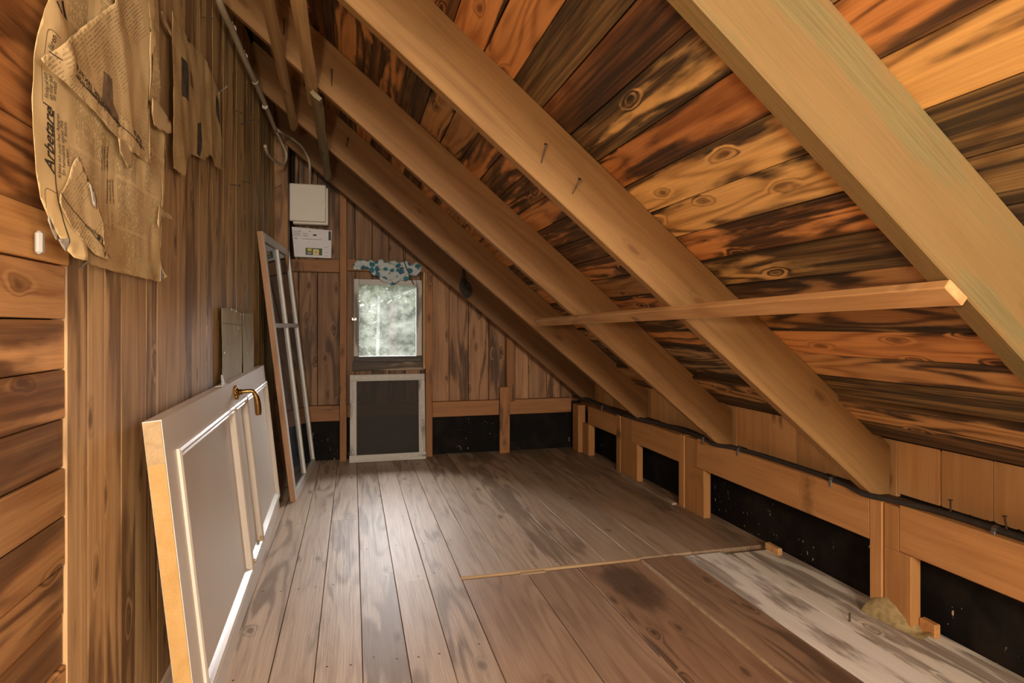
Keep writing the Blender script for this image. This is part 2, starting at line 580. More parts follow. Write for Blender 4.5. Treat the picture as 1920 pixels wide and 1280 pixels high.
def cloth_mat():
    k = NT('blue_patterned_cloth')
    loc, v, oi = k.rand_coords()
    n = k.noise(v, 25, 2, .5)
    vo = k.n('ShaderNodeTexVoronoi')
    k.link(k.vadd(v, k.vmul(v, (.2, .2, .2))), vo.inputs['Vector'])
    vo.inputs['Scale'].default_value = 17
    m = k.ramp(k.math('ADD', vo.outputs['Distance'], k.math('MULTIPLY', n, .3)), .66, .56)
    sp = k.n('ShaderNodeSeparateColor')
    k.link(vo.outputs['Color'], sp.inputs[0])
    blue = k.mix(sp.outputs[0], (.03, .09, .17), (.03, .15, .17))
    col = k.mix(m, (.40, .43, .42), blue)
    k.link(col, k.p.inputs['Base Color'])
    k.p.inputs['Roughness'].default_value = .9
    return k.m


CLOTH = cloth_mat()

# ------------------------------------------------------------------ setting: shells
XO = XL - 0.04


def sheet(pts):
    bm = bmesh.new()
    bm.faces.new([bm.verts.new(p) for p in pts])
    return mesh_from(bm, 'sheet')


floor = struct('floor', box_mesh(XO - .05, 2.1, YREAR, 5.1, -.12, -.045), DARKWOOD)
wall_left = struct('wall_left', box_mesh(XO - .06, XO, YREAR, 5.1, -.1, 2.95), BACKING)
wall_right = struct('wall_right', box_mesh(1.97, 2.05, YREAR, 5.1, -.1, .72), BACKING)
ex_r = Vector((cos(ALPHA), 0, -sin(ALPHA)))
n_r = Vector((sin(ALPHA), 0, cos(ALPHA)))          # outward normal of the roof
MROOF = frame(Vector((XE, 0, ZH)), Vector((0, 1, 0)), ex_r, -n_r)      # local z points into the room
ceiling = put('ceiling', box_mesh(YREAR, 5.1, -3.5, .35, -.07, -.03), BACKING, None, MROOF)
ceiling['kind'] = 'structure'


def wall_with_hole(name, y0, y1, hx0, hx1, hz0, hz1):
    bm = bmesh.new()
    bm_box(bm, XO - .05, hx0, y0, y1, -.1, 2.95)
    bm_box(bm, hx1, 2.1, y0, y1, -.1, 2.0)
    bm_box(bm, hx0, hx1, y0, y1, -.1, hz0)
    bm_box(bm, hx0, hx1, y0, y1, hz1, 2.7)
    return struct(name, mesh_from(bm, name), BACKING)


wall_back = wall_with_hole('wall_back', 4.965, 5.02, .035, .515, .80, 1.38)
wall_rear = wall_with_hole('wall_rear', YREAR - .06, YREAR, -.5, .1, 1.45, 2.1)

# ------------------------------------------------------------------ roof boards: courses 94 mm apart, butted over the rafters
RY = [.827, 1.816, 2.785, 3.723, 4.66]
SEAMS = [.39 + .0933 * k for k in range(-10, 15)]      # x of the joints, up to the eaves board
BAYS = [(YREAR, -.06), (-.06, .849), (.849, 1.838), (1.838, 2.807), (2.807, 3.745), (3.745, 4.682), (4.682, 4.96)]
# tint and amount of black stain for each course, in the bay in full view and in the others
ORANGE, RED, PALE, YEL, BRN, GREY = (1.15, .95, .8), (.95, .72, .55), (1.25, 1.25, 1.25), (1.3, 1.45, 1.35), (.75, .72, .7), (.75, .9, 1.15)
MAIN = {0: (ORANGE, .25), 1: (ORANGE, .12), 2: (YEL, 1.22), 3: (RED, 1.3), 4: (YEL, .78), 5: (RED, .45), 6: (YEL, .35), 7: (YEL, .4),
        8: (ORANGE, .55), 9: (YEL, .68), 10: (BRN, .35), 11: (BRN, .6), 12: (ORANGE, .12), 13: (PALE, .4), 14: (YEL, 1.1), 15: (YEL, 1.0)}
rnd = random.Random(4)
for c in range(len(SEAMS) - 1):
    xa, xb = SEAMS[c], SEAMS[c + 1]
    s0 = (xa - XE) / cos(ALPHA)
    s1 = (xb - XE) / cos(ALPHA)
    idx = c - 9
    base = MAIN.get(idx, (rnd.choice([ORANGE, RED, PALE, BRN]), rnd.uniform(.3, .9)))
    for b, (ya, yb) in enumerate(BAYS):
        seed = c * 10 + b
        me = plank_mesh(yb - ya - .003, s1 - s0 - .0030, .022 + rnd.uniform(-.002, .003), .002, .0018, seed, 5)
        mx = frame(Vector((XE, 0, ZH)) + Vector((0, 1, 0)) * ya + ex_r * s0 + n_r * .022, Vector((0, 1, 0)), ex_r, -n_r)
        o = put('board', me, W_ROOF, ceiling, mx)
        if b == 2: (t, a) = base
        elif b == 1: (t, a) = {5: (RED, .5), 6: ((1.0, 1.02, .85), .3), 7: ((1.0, 1.05, .85), .62), 8: (YEL, .75), 9: (GREY, 1.5), 10: (BRN, 1.5)}.get(idx, (base[0], base[1] * .9))
        else:
            t = rnd.choice([ORANGE, RED, BRN, ORANGE])
            t = tuple(x * 1.02 for x in t)
            a = rnd.uniform(.25, .75)
            if idx >= 13: t, a = (GREY, .7)
        o.color = (*t, a)
# eaves board, thicker and proud of the others
for b, (ya, yb) in enumerate(BAYS):
    s0 = (SEAMS[-1] - XE) / cos(ALPHA)
    mx = frame(Vector((XE, 0, ZH)) + Vector((0, 1, 0)) * ya + ex_r * s0 + n_r * .02, Vector((0, 1, 0)), ex_r, -n_r)
    o = put('eaves_board', plank_mesh(yb - ya - .0245, .205, .038, .003, .001, b + 900), W_ROOF, ceiling, mx)
    o.color = (.95, .95, .95, .35)

# ------------------------------------------------------------------ rafters
DEPTH = (ZH - ZL) * cos(ALPHA)
RLAB = ['thick pale yellowish rafter nearest the camera crossing the upper right corner',
        'sloping timber rafter second from the camera with two nails in its face',
        'sloping timber rafter third from the camera behind the two hanging laths',
        'fourth rafter from the camera just in front of the gable rafter',
        'furthest rafter lying close against the gable wall above the window']
for i, y in enumerate(RY):
    sl = -2.62 / cos(ALPHA)
    # local x runs up from the foot, local y is the depth towards the room, z the thickness towards +y
    up = -ex_r
    foot = .0
    L = 2.465 / cos(ALPHA)
    # vertical end cut at x = 1.925
    d = DEPTH * math.tan(ALPHA)
    seat = .075 * cos(ALPHA)                         # birdsmouth: the foot is cut level on the plate
    pts = [(0, 0), (L, 0), (L, DEPTH), (-.0569, DEPTH), (-.1155, .138)]      # plumb cut, level seat on the plate
    me = prism_mesh(pts, .046, .003)
    mx = frame(Vector((XE, y, ZH)), up, -n_r, up.cross(-n_r))
    # make sure thickness runs to +y
    if (up.cross(-n_r)).y < 0:
        mx = frame(Vector((XE, y + .046, ZH)), up, -n_r, up.cross(-n_r))
    r = put('rafter', me, W_RAFT1 if i == 0 else W_RAFT, None, mx)
    tag(r, RLAB[i], 'rafter', 'sloping roof rafters')
    t = [(1, 1, 1), (1.0, 1.0, .95), (.93, .86, .8), (.84, .74, .66), (.60, .50, .43)][i]  # further rafters tinted darker, the light's falloff put into the colour
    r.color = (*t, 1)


def nail(p, d, L=.07, r=.0022, mat=RUST, parent=None, head=True):
    bm = bmesh.new()
    d = nrm(d)
    bm_tube(bm, [p, p + d * L], r, 6)
    if head: bm_tube(bm, [p + d * L, p + d * (L + .002)], r * 2.4, 8)
    return put('nail', mesh_from(bm, 'nail'), mat, parent)


raf = [o for o in COL.objects if o.name.startswith('rafter')]
raf.sort(key=lambda o: MW[o.name].translation.y)
for ri, (u, v), d, mat in [(1, (1015, 305), (-.02, -.7, .6), STEEL), (1, (1074, 362), (0, -.8, .42), STEEL),
                           (2, (622, 160), (.0, -.55, .8), RUST), (2, (532, 64), (.1, -.8, .5), RUST), (3, (650, 275), (.1, -.8, .45), RUST)]:
    p = on_y(u, v, RY[ri])
    nail(p - nrm(d) * .01, d, .075, .0024, mat, raf[ri])

# ------------------------------------------------------------------ left wall: upright boards, and level planks nearest the camera
Y0 = 1.39
ys = [Y0, 1.487, 1.579, 1.681, 1.782, 1.869, 1.966, 2.08, 2.184, 2.264, 2.36, 2.468, 2.575, 2.68, 2.785, 2.89, 2.995, 3.10, 3.2, 3.305, 3.41, 3.51,
      3.61, 3.715, 3.82, 3.92, 4.02, 4.12, 4.22, 4.32, 4.42, 4.52, 4.62, 4.73, 4.87]
rnd = random.Random(11)
for i in range(len(ys) - 1):
    wd = ys[i + 1] - ys[i]
    T = .028 + rnd.uniform(-.0005, .0005)
    me = plank_mesh(2.62, wd - .0014, T, .0007, .0008, 300 + i, 7)
    mx = frame((XO, ys[i + 1] - .0015, .0), Vector((0, 0, 1)), Vector((0, -1, 0)), Vector((1, 0, 0)))
    o = put('board', me, W_LEFT, wall_left, mx)
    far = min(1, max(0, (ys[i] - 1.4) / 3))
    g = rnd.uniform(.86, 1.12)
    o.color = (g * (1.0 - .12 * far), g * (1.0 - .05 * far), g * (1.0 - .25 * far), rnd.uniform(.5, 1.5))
corner = put('corner_post', plank_mesh(2.6, .15, .12, .003, .001, 77), W_LEFT, wall_left, frame((XO, 4.84, 0), Vector((0, 0, 1)), Vector((0, -1, 0)), Vector((1, 0, 0))))
corner.color = (.48, .38, .30, 1.3)
zs = [-.02, .09, .186, .283, .38, .478, .575, .672, .768, .865, .962, 1.06, 1.165, 1.258, 1.40, 1.56, 1.70, 1.84, 1.98, 2.12, 2.26, 2.40, 2.54, 2.66]
for i in range(len(zs) - 1):
    h = zs[i + 1] - zs[i]
    T = .024 + rnd.uniform(-.003, .003)
    if i == 12: T = .032
    for (ya, yb) in ((-.9, Y0 - .004), (YREAR, -.904)):
        me = plank_mesh(yb - ya, h - .0025, T, .002, .0018, 500 + i, 7)
        tilt = rnd.uniform(-.004, .004)
        mx = frame((XO, yb, zs[i] + .002), Vector((0, -1, tilt)).normalized(), Vector((0, tilt, 1)).normalized(), Vector((1, 0, 0)))
        o = put('plank', me, W_LEFTH, wall_left, mx)
        g = rnd.uniform(.85, 1.15)
        o.color = (g, g, g, rnd.uniform(.3, 1.4))
        if i == 12: o.color = (1.25, 1.25, 1.1, .3)
        if i in (13, 14, 15, 16): o.color = (.95, .80, .65, 1.2)

# ------------------------------------------------------------------ gable wall
xs = [-.45, -.40, -.263, -.095, .02, .15, .28, .41, .53, .617, .763, .924, 1.096, 1.25, 1.437, 1.6, 1.72, 1.90]
rnd = random.Random(21)
for i in range(len(xs) - 1):
    xa, xb = xs[i] + .002, xs[i + 1] - .002
    zt = z_roof(xb) - .03
    zt0 = z_roof(xa) - .03
    spans = [(.40, None)]
    if xb > .03 and xa < .53:
        spans = [(.40, .795), (1.385, None)]
    for (z0, z1) in spans:
        if z1 is None: pts = [(z0, 0), (z0, xb - xa), (zt, xb - xa), (zt0, 0)]
        else: pts = [(z0, 0), (z0, xb - xa), (z1, xb - xa), (z1, 0)]
        yoff = rnd.uniform(-.006, .006)
        mx = frame((xa, 4.955 + yoff, 0), Vector((0, 0, 1)), Vector((1, 0, 0)), Vector((0, -1, 0)) * -1)
        mx = frame((xa, 4.935 + yoff, 0), Vector((0, 0, 1)), Vector((1, 0, 0)), Vector((0, 1, 0)))
        o = put('board', prism_mesh(pts, .022, .002), W_BACK, wall_back, mx)
        g = rnd.uniform(.8, 1.2)
        low = 1.25 if xa > .55 else 1.0
        o.color = (g * low, g * low, g * low, rnd.uniform(.4, 1.3))


def zbar(name, x0, x1, y0, y1, z0, z1, mat, parent, col=(1, 1, 1, 1), bev=.003):
    """bar with the grain upright"""
    o = put(name, box_mesh(0, z1 - z0, 0, x1 - x0, 0, y1 - y0, bev), mat, parent, frame((x0, y0, z0), Vector((0, 0, 1)), Vector((1, 0, 0)), Vector((0, 1, 0))))
    o.color = col
    return o


def xbar(name, x0, x1, y0, y1, z0, z1, mat, parent, col=(1, 1, 1, 1), bev=.003):
    o = put(name, box_mesh(0, x1 - x0, 0, y1 - y0, 0, z1 - z0, bev), mat, parent, Matrix.Translation((x0, y0, z0)))
    o.color = col
    return o


def ybar(name, x0, x1, y0, y1, z0, z1, mat, parent, col=(1, 1, 1, 1), bev=.003):
    o = put(name, box_mesh(0, y1 - y0, 0, x1 - x0, 0, z1 - z0, bev), mat, parent, frame((x1, y0, z0), Vector((0, 1, 0)), Vector((-1, 0, 0)), Vector((0, 0, 1))))
    o.color = col
    return o


zbar('stud', -.095, -.044, 4.85, 4.925, 0, z_low(-.03) + .2, W_FRAME, wall_back)
zbar('stud', .562, .617, 4.85, 4.925, 0, 1.50, W_FRAME, wall_back, (1.2, 1.2, 1.2, 1))
zbar('stud', 1.229, 1.30, 4.862, 4.925, .42, 1.12, W_FRAME, wall_back, (1.1, 1.1, 1.1, 1))
zbar('stud', 1.164, 1.249, 4.83, 4.860, 0, .542, W_FRAME, wall_back, (1.35, 1.35, 1.35, 1))
xbar('rail', -.452, -.097, 4.872, 4.925, 1.455, 1.549, W_FRAME, wall_back)
xbar('rail', -.042, .62, 4.875, 4.925, 1.47, 1.56, W_FRAME, wall_back, (.8, .8, .8, 1))
xbar('rail', -.452, -.097, 4.872, 4.928, .31, .43, W_FRAME, wall_back)
xbar('rail', -.042, .560, 4.90, 4.928, .33, .43, W_FRAME, wall_back, (.9, .9, .9, 1))
xbar('rail', .619, 1.80, 4.872, 4.928, .31, .432, W_FRAME, wall_back, (1.1, 1.1, 1.1, 1))
xbar('sill_board', .0, .56, 4.895, 4.93, .69, .765, W_ROT, wall_back, (1.0, .8, .65, 1))
put('tar_paper', box_mesh(-.45, 1.86, 4.94, 4.962, 0, .39), FELT, wall_back)
# extra slanting brace board behind the gable rafter, and dark strip standing in for the shaded gap at the corner
zbar('corner_gap_shade', -.452, -.425, 4.90, 4.93, 1.5, 2.5, BACKING, wall_back)

# ------------------------------------------------------------------ knee wall
for a, b, z1 in [(YREAR, -.2, .42), (-.2, 1.705, .424), (1.832, 2.99, .424), (3.184, 3.81, .408), (4.049, 4.60, .392)]:
    ybar('rail', 1.84, 1.885, a, b, .262 if z1 > .41 else .252, z1, W_RAIL, wall_right)
for s0, s1, w0, w1, ro in [(1.775, 1.829, 1.661, 1.771, 1.705), (3.122, 3.181, 2.925, 3.118, 2.99), (3.983, 4.046, 3.724, 3.979, 3.81)]:
    o = zbar('post', 1.838, 1.885, s0, s1, 0, .416, W_RAIL, wall_right, (1.0, 1.0, 1.0, 1))
    bm = bmesh.new()                        # wider post beside it, the rail end lies over its near half
    bm_box(bm, 0, .259, 0, .043, 0, w1 - w0 - .002, .002)
    bm_box(bm, .2592, .414, 0, .043, ro - w0 + .002, w1 - w0 - .002, .002)
    o = put('post', mesh_from(bm, 'post'), W_RAIL, wall_right, frame((1.842, w0, 0), Vector((0, 0, 1)), Vector((1, 0, 0)), Vector((0, 1, 0))))
    o.color = (.95, .93, .88, 1)
zbar('post', 1.795, 1.86, 4.70, 4.83, 0, .39, W_RAIL, wall_right, (.8, .75, .7, 1))
zbar('post', 1.83, 1.885, 4.56, 4.68, 0, .25, W_RAIL, wall_right, (.85, .8, .75, 1))
ybar('wall_plate', 1.888, 1.965, YREAR, 4.9, .33, .412, W_RAIL, wall_right, (.55, .5, .45, 1))
put('tar_paper', box_mesh(1.935, 1.965, YREAR, 4.93, 0, .328), FELT, wall_right)
ybar('skirting_strip', 1.80, 1.835, 3.19, 3.90, 0, .012, W_FLOOR, wall_right, (.9, .85, .8, 1))
kb = [.05, .20, .35, .50, .62, .83, .88, .98, 1.12, 1.29, 1.466, 1.645, 1.815, 1.90, 2.03, 2.169, 2.344, 2.52, 2.698, 2.785, 2.90, 3.05, 3.22, 3.405, 3.50, 3.60, 3.72, 3.85, 4.02, 4.2, 4.36, 4.5, 4.66, 4.8, 4.93]
rnd = random.Random(31)
for i in range(len(kb) - 1):
    wd = kb[i + 1] - kb[i]
    zb = .414 + rnd.uniform(0, .008)
    if 1.0 < kb[i] < 1.7: zb = .43
    o = put('board', plank_mesh(.66 - zb, wd - (.008 if 1.4 < kb[i] < 1.5 else .003), .018, .0015, .0008, 700 + i, 2), W_KNEE, wall_right,
            frame((1.965, kb[i], zb), Vector((0, 0, 1)), Vector((0, 1, 0)), Vector((-1, 0, 0))))
    g = rnd.uniform(.88, 1.1)
    f = 1.05 if kb[i] < 1.8 else 1.2
    o.color = (g * f, g * f * .97, g * f * .95, 1)
bm = bmesh.new()
rnd = random.Random(5)
for i in range(260):
    y = rnd.uniform(.9, 1.60)
    x = 1.935 - abs(rnd.gauss(0, .006))
    s = rnd.uniform(.003, .009)
    mt = Matrix.Translation((x, y, .415 + s * .6 + rnd.uniform(0, .012))) @ Matrix.Rotation(rnd.uniform(0, 3), 4, 'Z') @ Matrix.Diagonal((s, s * 1.6, s, 1))
    bmesh.ops.create_icosphere(bm, subdivisions=1, radius=1, matrix=mt)
cr = put('crumbled_debris', mesh_from(bm, 'crumbs'), CRUMB)
tag(cr, 'line of black crumbly debris along the top of the knee wall rail', 'debris', kind='stuff')
for p, d, L in [((1.90, 1.566, .414), (.0, .02, 1), .06), ((1.885, 1.375, .424), (-.03, .15, 1), .055)]:
    nail(Vector(p), d, L, .0028, RUST, wall_right)

# ------------------------------------------------------------------ floor planks and hatch
rnd = random.Random(41)


def floor_plank(x0, x1, y0, y1, mat, col, parent, T=.03, top=0.0, name='plank', seed=0):
    me = plank_mesh(y1 - y0, x1 - x0 - .0022, T, .0012, .0012, seed, 9)
    o = put(name, me, mat, parent, frame((x1 - .001, y0, top - T), Vector((0, 1, 0)), Vector((-1, 0, 0)), Vector((0, 0, 1))))
    o.color = col
    return o


fx = [-.575, -.505, -.375, -.24, -.111, .03, .169, .30, .436]
GR = (1.0, 1.0, 1.0)
for i in range(len(fx) - 1):
    cuts = [YREAR, rnd.uniform(-1.2, -.5), 4.935]
    if i == 6: cuts = [YREAR, -.7, 2.52, 4.935]
    if i == 4: cuts = [YREAR, -1.0, 3.4, 4.935]
    for a, b in zip(cuts, cuts[1:]):
        g = rnd.uniform(.92, 1.08)
        floor_plank(fx[i], fx[i + 1], a, b - .002, W_FLOOR, (g, g, g, rnd.uniform(.4, 1.2)), floor, seed=1000 + i * 7)
fx2 = [.436, .545, .64, .745, .842, .955, 1.085, 1.23, 1.37, 1.52, 1.68, 1.83, 1.94]
for i in range(len(fx2) - 1):
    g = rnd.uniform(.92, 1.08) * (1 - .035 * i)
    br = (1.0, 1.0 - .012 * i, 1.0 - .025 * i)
    cuts = [2.51, 4.935]
    if i == 2: cuts = [2.51, 3.75, 4.935]
    if i == 7: cuts = [2.51, 3.9, 4.935]
    for a, b in zip(cuts, cuts[1:]):
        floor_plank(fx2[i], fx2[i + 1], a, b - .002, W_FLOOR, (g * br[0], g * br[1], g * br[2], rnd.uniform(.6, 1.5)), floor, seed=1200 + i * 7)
# in front of the cross joint
floor_plank(1.252, 1.455, YREAR, 2.485, W_HATCH, (.92, .85, .78, 1.3), floor, seed=1400)
floor_plank(1.455, 1.66, YREAR, 2.47, W_WHITE, (1, 1, 1, 1), floor, seed=1410, top=.002)
floor_plank(1.66, 1.93, YREAR, 2.44, W_WHITE, (.95, .93, .88, 1.15), floor, seed=1420, top=.003)
floor_plank(.442, 1.247, YREAR, .40, W_HATCH, (1, 1, 1, 1), floor, seed=1430)
hatch = thing('floor_hatch', (.845, 1.45, 0), 'brown loose floor hatch of three wide planks with a dark stain on it', 'hatch')
for i, (a, b, col) in enumerate([(.438, .718, (1.2, 1.2, 1.2, .7)), (.720, .944, (1.08, 1.06, 1.06, .4)), (.947, 1.243, (1.0, .95, .9, .9))]):
    floor_plank(a, b, .41, 2.478, W_HATCHB if i == 2 else W_HATCH, col, hatch, seed=1500 + i, top=-.004)
# worn pale arris and splinters at the end of the planks above the hatch
bm = bmesh.new()
bm_box(bm, .436, 1.25, 2.496, 2.508, -.01, .0015, .001)
bm_box(bm, .69, .80, 2.470, 2.500, -.012, -.002, .002)
bm_box(bm, 1.2435, 1.2505, .41, 2.48, -.01, .0005, .001)
bm_box(bm, .9440, .9475, .41, 1.75, -.012, -.003, .0005)
o = put('worn_edge', mesh_from(bm, 'edge'), W_BATTEN, floor)
o.color = (1.0, 1.2, 1.6, 1)
# nail heads
bm = bmesh.new()
for yy in (4.45, 4.05, 3.38, 2.94, 2.56, 1.95):
    for i in range(len(fx) - 1):
        for q in (.25, .75):
            if rnd.random() < .7:
                x = fx[i] + (fx[i + 1] - fx[i]) * q
                bmesh.ops.create_circle(bm, cap_ends=True, segments=7, radius=.0042, matrix=Matrix.Translation((x, yy + rnd.uniform(-.02, .02), .0012)))
    for i in range(6):
        for q in (.25, .75):
            if yy > 2.5 and rnd.random() < .55:
                x = fx2[i] + (fx2[i + 1] - fx2[i]) * q
                bmesh.ops.create_circle(bm, cap_ends=True, segments=7, radius=.0042, matrix=Matrix.Translation((x, yy + rnd.uniform(-.02, .02), .0012)))
o = put('nail_heads', mesh_from(bm, 'heads'), RUST, floor)
o['kind'] = 'stuff'
nail(on_z(1593, 1165, .003), (.02, .0, 1), .03, .0035, RUST, floor, False)

# ------------------------------------------------------------------ window in the gable
win = put('window_1', None)
win['kind'] = 'structure'
yw = 4.90
fr = [('sash_frame', (.008, .048, .805, 1.408), W_SASH, 1), ('sash_frame', (.492, .537, .805, 1.408), W_SASH, 1),
      ('sash_frame', (.049, .491, 1.364, 1.407), W_SASH, 0), ('sash_frame', (.008, .537, .762, .804), W_ROT, 0)]
for nm, (x0, x1, z0, z1), mt, vert in fr:
    (zbar if vert else xbar)(nm, x0, x1, yw - .02, yw + .035, z0, z1, mt, win)
zbar('side_casing', .541, .561, 4.852, 4.93, .70, 1.47, W_BATTEN, win, (.9, 1.0, 1.1, 1))
put('pane', box_mesh(.046, .494, yw + .012, yw + .016, .80, 1.368), GLASS_WIN, win)
bm = bmesh.new()
bm_box(bm, -.006, .03, yw - .028, yw - .02, 1.085, 1.105, .001)
bm_tube(bm, [(.01, yw - .026, 1.095), (.012, yw - .05, 1.11), (.008, yw - .052, 1.13)], .004, 7)
bm_tube(bm, [(-.01, yw - .026, 1.085), (-.004, yw - .042, 1.075)], .003, 7)
put('window_latch', mesh_from(bm, 'latch'), STEEL, win)
# unseen rear window, added to go with the rear fill lamp
added_win = put('added_rear_window', None)
added_win['kind'] = 'structure'
for x0, x1, z0, z1, vert in [(-.50, -.46, 1.45, 2.1, 1), (.06, .10, 1.45, 2.1, 1), (-.46, .06, 2.06, 2.1, 0), (-.46, .06, 1.45, 1.49, 0)]:
    (zbar if vert else xbar)('sash_frame', x0, x1, YREAR - .05, YREAR - .01, z0, z1, W_SASH, added_win)
put('pane', box_mesh(-.46, .06, YREAR - .03, YREAR - .026, 1.49, 2.06), GLASS_WIN, added_win)

# ------------------------------------------------------------------ outdoors
GROUND = plain('forest_floor', (.035, .05, .016), .95, var=.6, scale=.8, dark=(.02, .03, .01))
BARK = plain('reddish_bark', (.13, .075, .06), .9, var=.6, scale=6)
BIRCH = plain('birch_bark', (.55, .55, .52), .8, var=.4, scale=9, dark=(.08, .08, .08))


def leaf_mat(name, a, b):
    k = NT(name)
    g = k.n('ShaderNodeTexCoord')
    n = k.noise(g.outputs['Object'], 2.5, 5, .7)
    k.link(k.mix(k.ramp(n, .3, .7), a, b), k.p.inputs['Base Color'])
    k.p.inputs['Roughness'].default_value = .6
    k.p.inputs['Transmission Weight'].default_value = 0.0
    return k.m


LEAF = [leaf_mat('pale_leaves', (.07, .09, .035), (.19, .215, .11)), leaf_mat('dark_needles', (.045, .06, .03), (.11, .135, .07))]
bm = bmesh.new()
bmesh.ops.create_grid(bm, x_segments=12, y_segments=12, size=40)
for v in bm.verts: v.co.z = -3.2 + .3 * noise.noise(v.co * .1)
g = put('ground', mesh_from(bm, 'ground'), GROUND, None, Matrix.Translation((0, 48, 0)))
g['kind'] = 'structure'


def tree(x, y, h, r, trunk_r, bark, leaf, nleaf, label, base=.15, lean=0.0, size=.11):
    root = thing('tree', (x, y, -3.2), label, 'tree', 'trees outside the gable window')
    pts = [Vector((x, y, -3.3)), Vector((x + lean * .4, y, -3.2 + h * .5)), Vector((x + lean, y, -3.2 + h * .97))]
    put('trunk', tube_mesh(catmull(pts, 5), lambda t: trunk_r * (1 - .75 * t), 9), bark, root)
    rr = random.Random(int(x * 97 + y * 13))
    vs, fs = [], []
    for i in range(nleaf):
        t = rr.random()
        z = base + (1 - base) * t
        rad = r * (1 - t) ** .7 * (.35 + .65 * sqrt(rr.random())) + .1
        an = rr.uniform(0, 2 * pi)
        c = Vector((x + lean * z + rad * cos(an), y + rad * sin(an), -3.2 + h * z + rr.uniform(-.2, .2)))
        d1 = Vector((rr.gauss(0, 1), rr.gauss(0, 1), rr.gauss(0, .6))).normalized() * size * rr.uniform(.6, 1.4)
        d2 = d1.orthogonal().normalized() * size * .55
        b = len(vs)
        vs += [c - d1, c + d2, c + d1, c - d2]
        fs.append((b, b + 1, b + 2, b + 3))
    me = bpy.data.meshes.new('foliage')
    me.from_pydata(vs, [], fs)
    f = put('foliage', me, leaf, root)
    f['kind'] = 'stuff'


tree(.95, 15.0, 7.6, 1.5, .15, BARK, LEAF[1], 2600, 'reddish trunked tree in the middle of the window view', base=.66)
tree(.42, 12.0, 6.4, 1.1, .055, BIRCH, LEAF[0], 1500, 'thin pale birch at the left side of the window view', base=.74, lean=.1)
tree(-.15, 18.2, 7.0, 1.45, .15, BARK, LEAF[0], 16000, 'bushy pale green tree behind the birch', base=.05, size=.075)
tree(2.85, 18.2, 7.4, 1.45, .15, BARK, LEAF[0], 16000, 'bushy pale green tree right of the reddish trunk', base=.05, size=.075)
tree(-5.6, 19.0, 7.0, 2.0, .15, BARK, LEAF[1], 4000, 'dark conifer furthest to the left outside', base=.05)
tree(8.0, 19.0, 7.4, 2.0, .16, BARK, LEAF[1], 4000, 'dark conifer furthest to the right outside', base=.05, size=.1)
tree(1.3, 25.0, 10.0, 3.8, .2, BARK, LEAF[1], 45000, 'broad dark tree closing the view behind all others', base=.02, size=.17)

# ------------------------------------------------------------------ panelled door lying on its long side against the left wall
A = Vector((-.36, 1.635, 0))
B = Vector((-.405, 3.735, 0))
ex = (B - A).normalized()
ez = Vector((-.447, 1.635, .82)) - A
ez = (ez - ex * ez.dot(ex)).normalized()
en = ex.cross(ez).normalized()            # towards the room
if en.x < 0: en = -en
ey = -en                                   # into the slab
DM = frame(A, ex, ey, ez)
DL, DH, DT = 2.10, .8246, .042
door = thing('panel_door', (-.39, 2.68, 0), 'white painted three-panel door lying on its side against the plank wall', 'door')


def dpart(name, me, mat, par=None):
    return put(name, me, mat, par or door, DM)


PAN = [(.115, .955, .075, .722), (.985, 1.285, .075, .722), (1.325, 2.075, .075, .722)]
bm = bmesh.new()
for x0, x1, z0, z1 in [(.004, DL, .72, DH), (.004, DL, 0, .078), (.004, .118, .078, .72), (.952, .988, .078, .72), (1.282, 1.328, .078, .72), (2.072, DL, .078, .72)]:
    bm_box(bm, x0, x1, 0, DT, z0, z1)
bmesh.ops.remove_doubles(bm, verts=bm.verts, dist=.0001)
slab = dpart('slab', mesh_from(bm, 'slab'), WHITE_PAINT)
rim = dpart('arris', box_mesh(.004, DL, -.0008, DT, DH - .0005, DH + .001, .0004), WHITE_PAINT)
for x0, x1, z0, z1 in PAN:
    dpart('panel', box_mesh(x0 + .0, x1, .011, .03, z0, z1, .002), WHITE_PAINT)
    # moulding: mitred profile ring
    prof = [(-.012, -.000), (-.012, -.007), (-.004, -.010), (.004, -.006), (.010, -.008), (.018, .002), (.024, .011)]
    bm = bmesh.new()
    rings = []
    for q, dy in prof:
        rings.append([bm.verts.new((a, dy, c)) for a, c in ((x0 + q, z0 + q), (x1 - q, z0 + q), (x1 - q, z1 - q), (x0 + q, z1 - q))])
    for a, b in zip(rings, rings[1:]):
        for k in range(4): bm.faces.new((a[k], a[(k + 1) % 4], b[(k + 1) % 4], b[k]))
    dpart('moulding', mesh_from(bm, 'moulding'), WHITE_PAINT)
o = dpart('raw_edge', box_mesh(0, .004, .002, DT - .002, 0, DH - .105), W_YELLOW)
o.data.transform(Matrix.Identity(4))
tag(o, 'bare yellow wood end of the door')
o = dpart('edge_block', box_mesh(0, .004, .002, DT - .002, DH - .105, DH - .002), W_BLOCK)
# chipped spots of bare wood on the mouldings
for x, z, y in [(.965, .708, -.009), (1.235, .712, -.009), (1.0, .085, -.009), (1.24, .10, -.009)]:
    dpart('chip', box_mesh(x, x + .03, y - .003, y + .006, z, z + .014, .003), W_YELLOW)
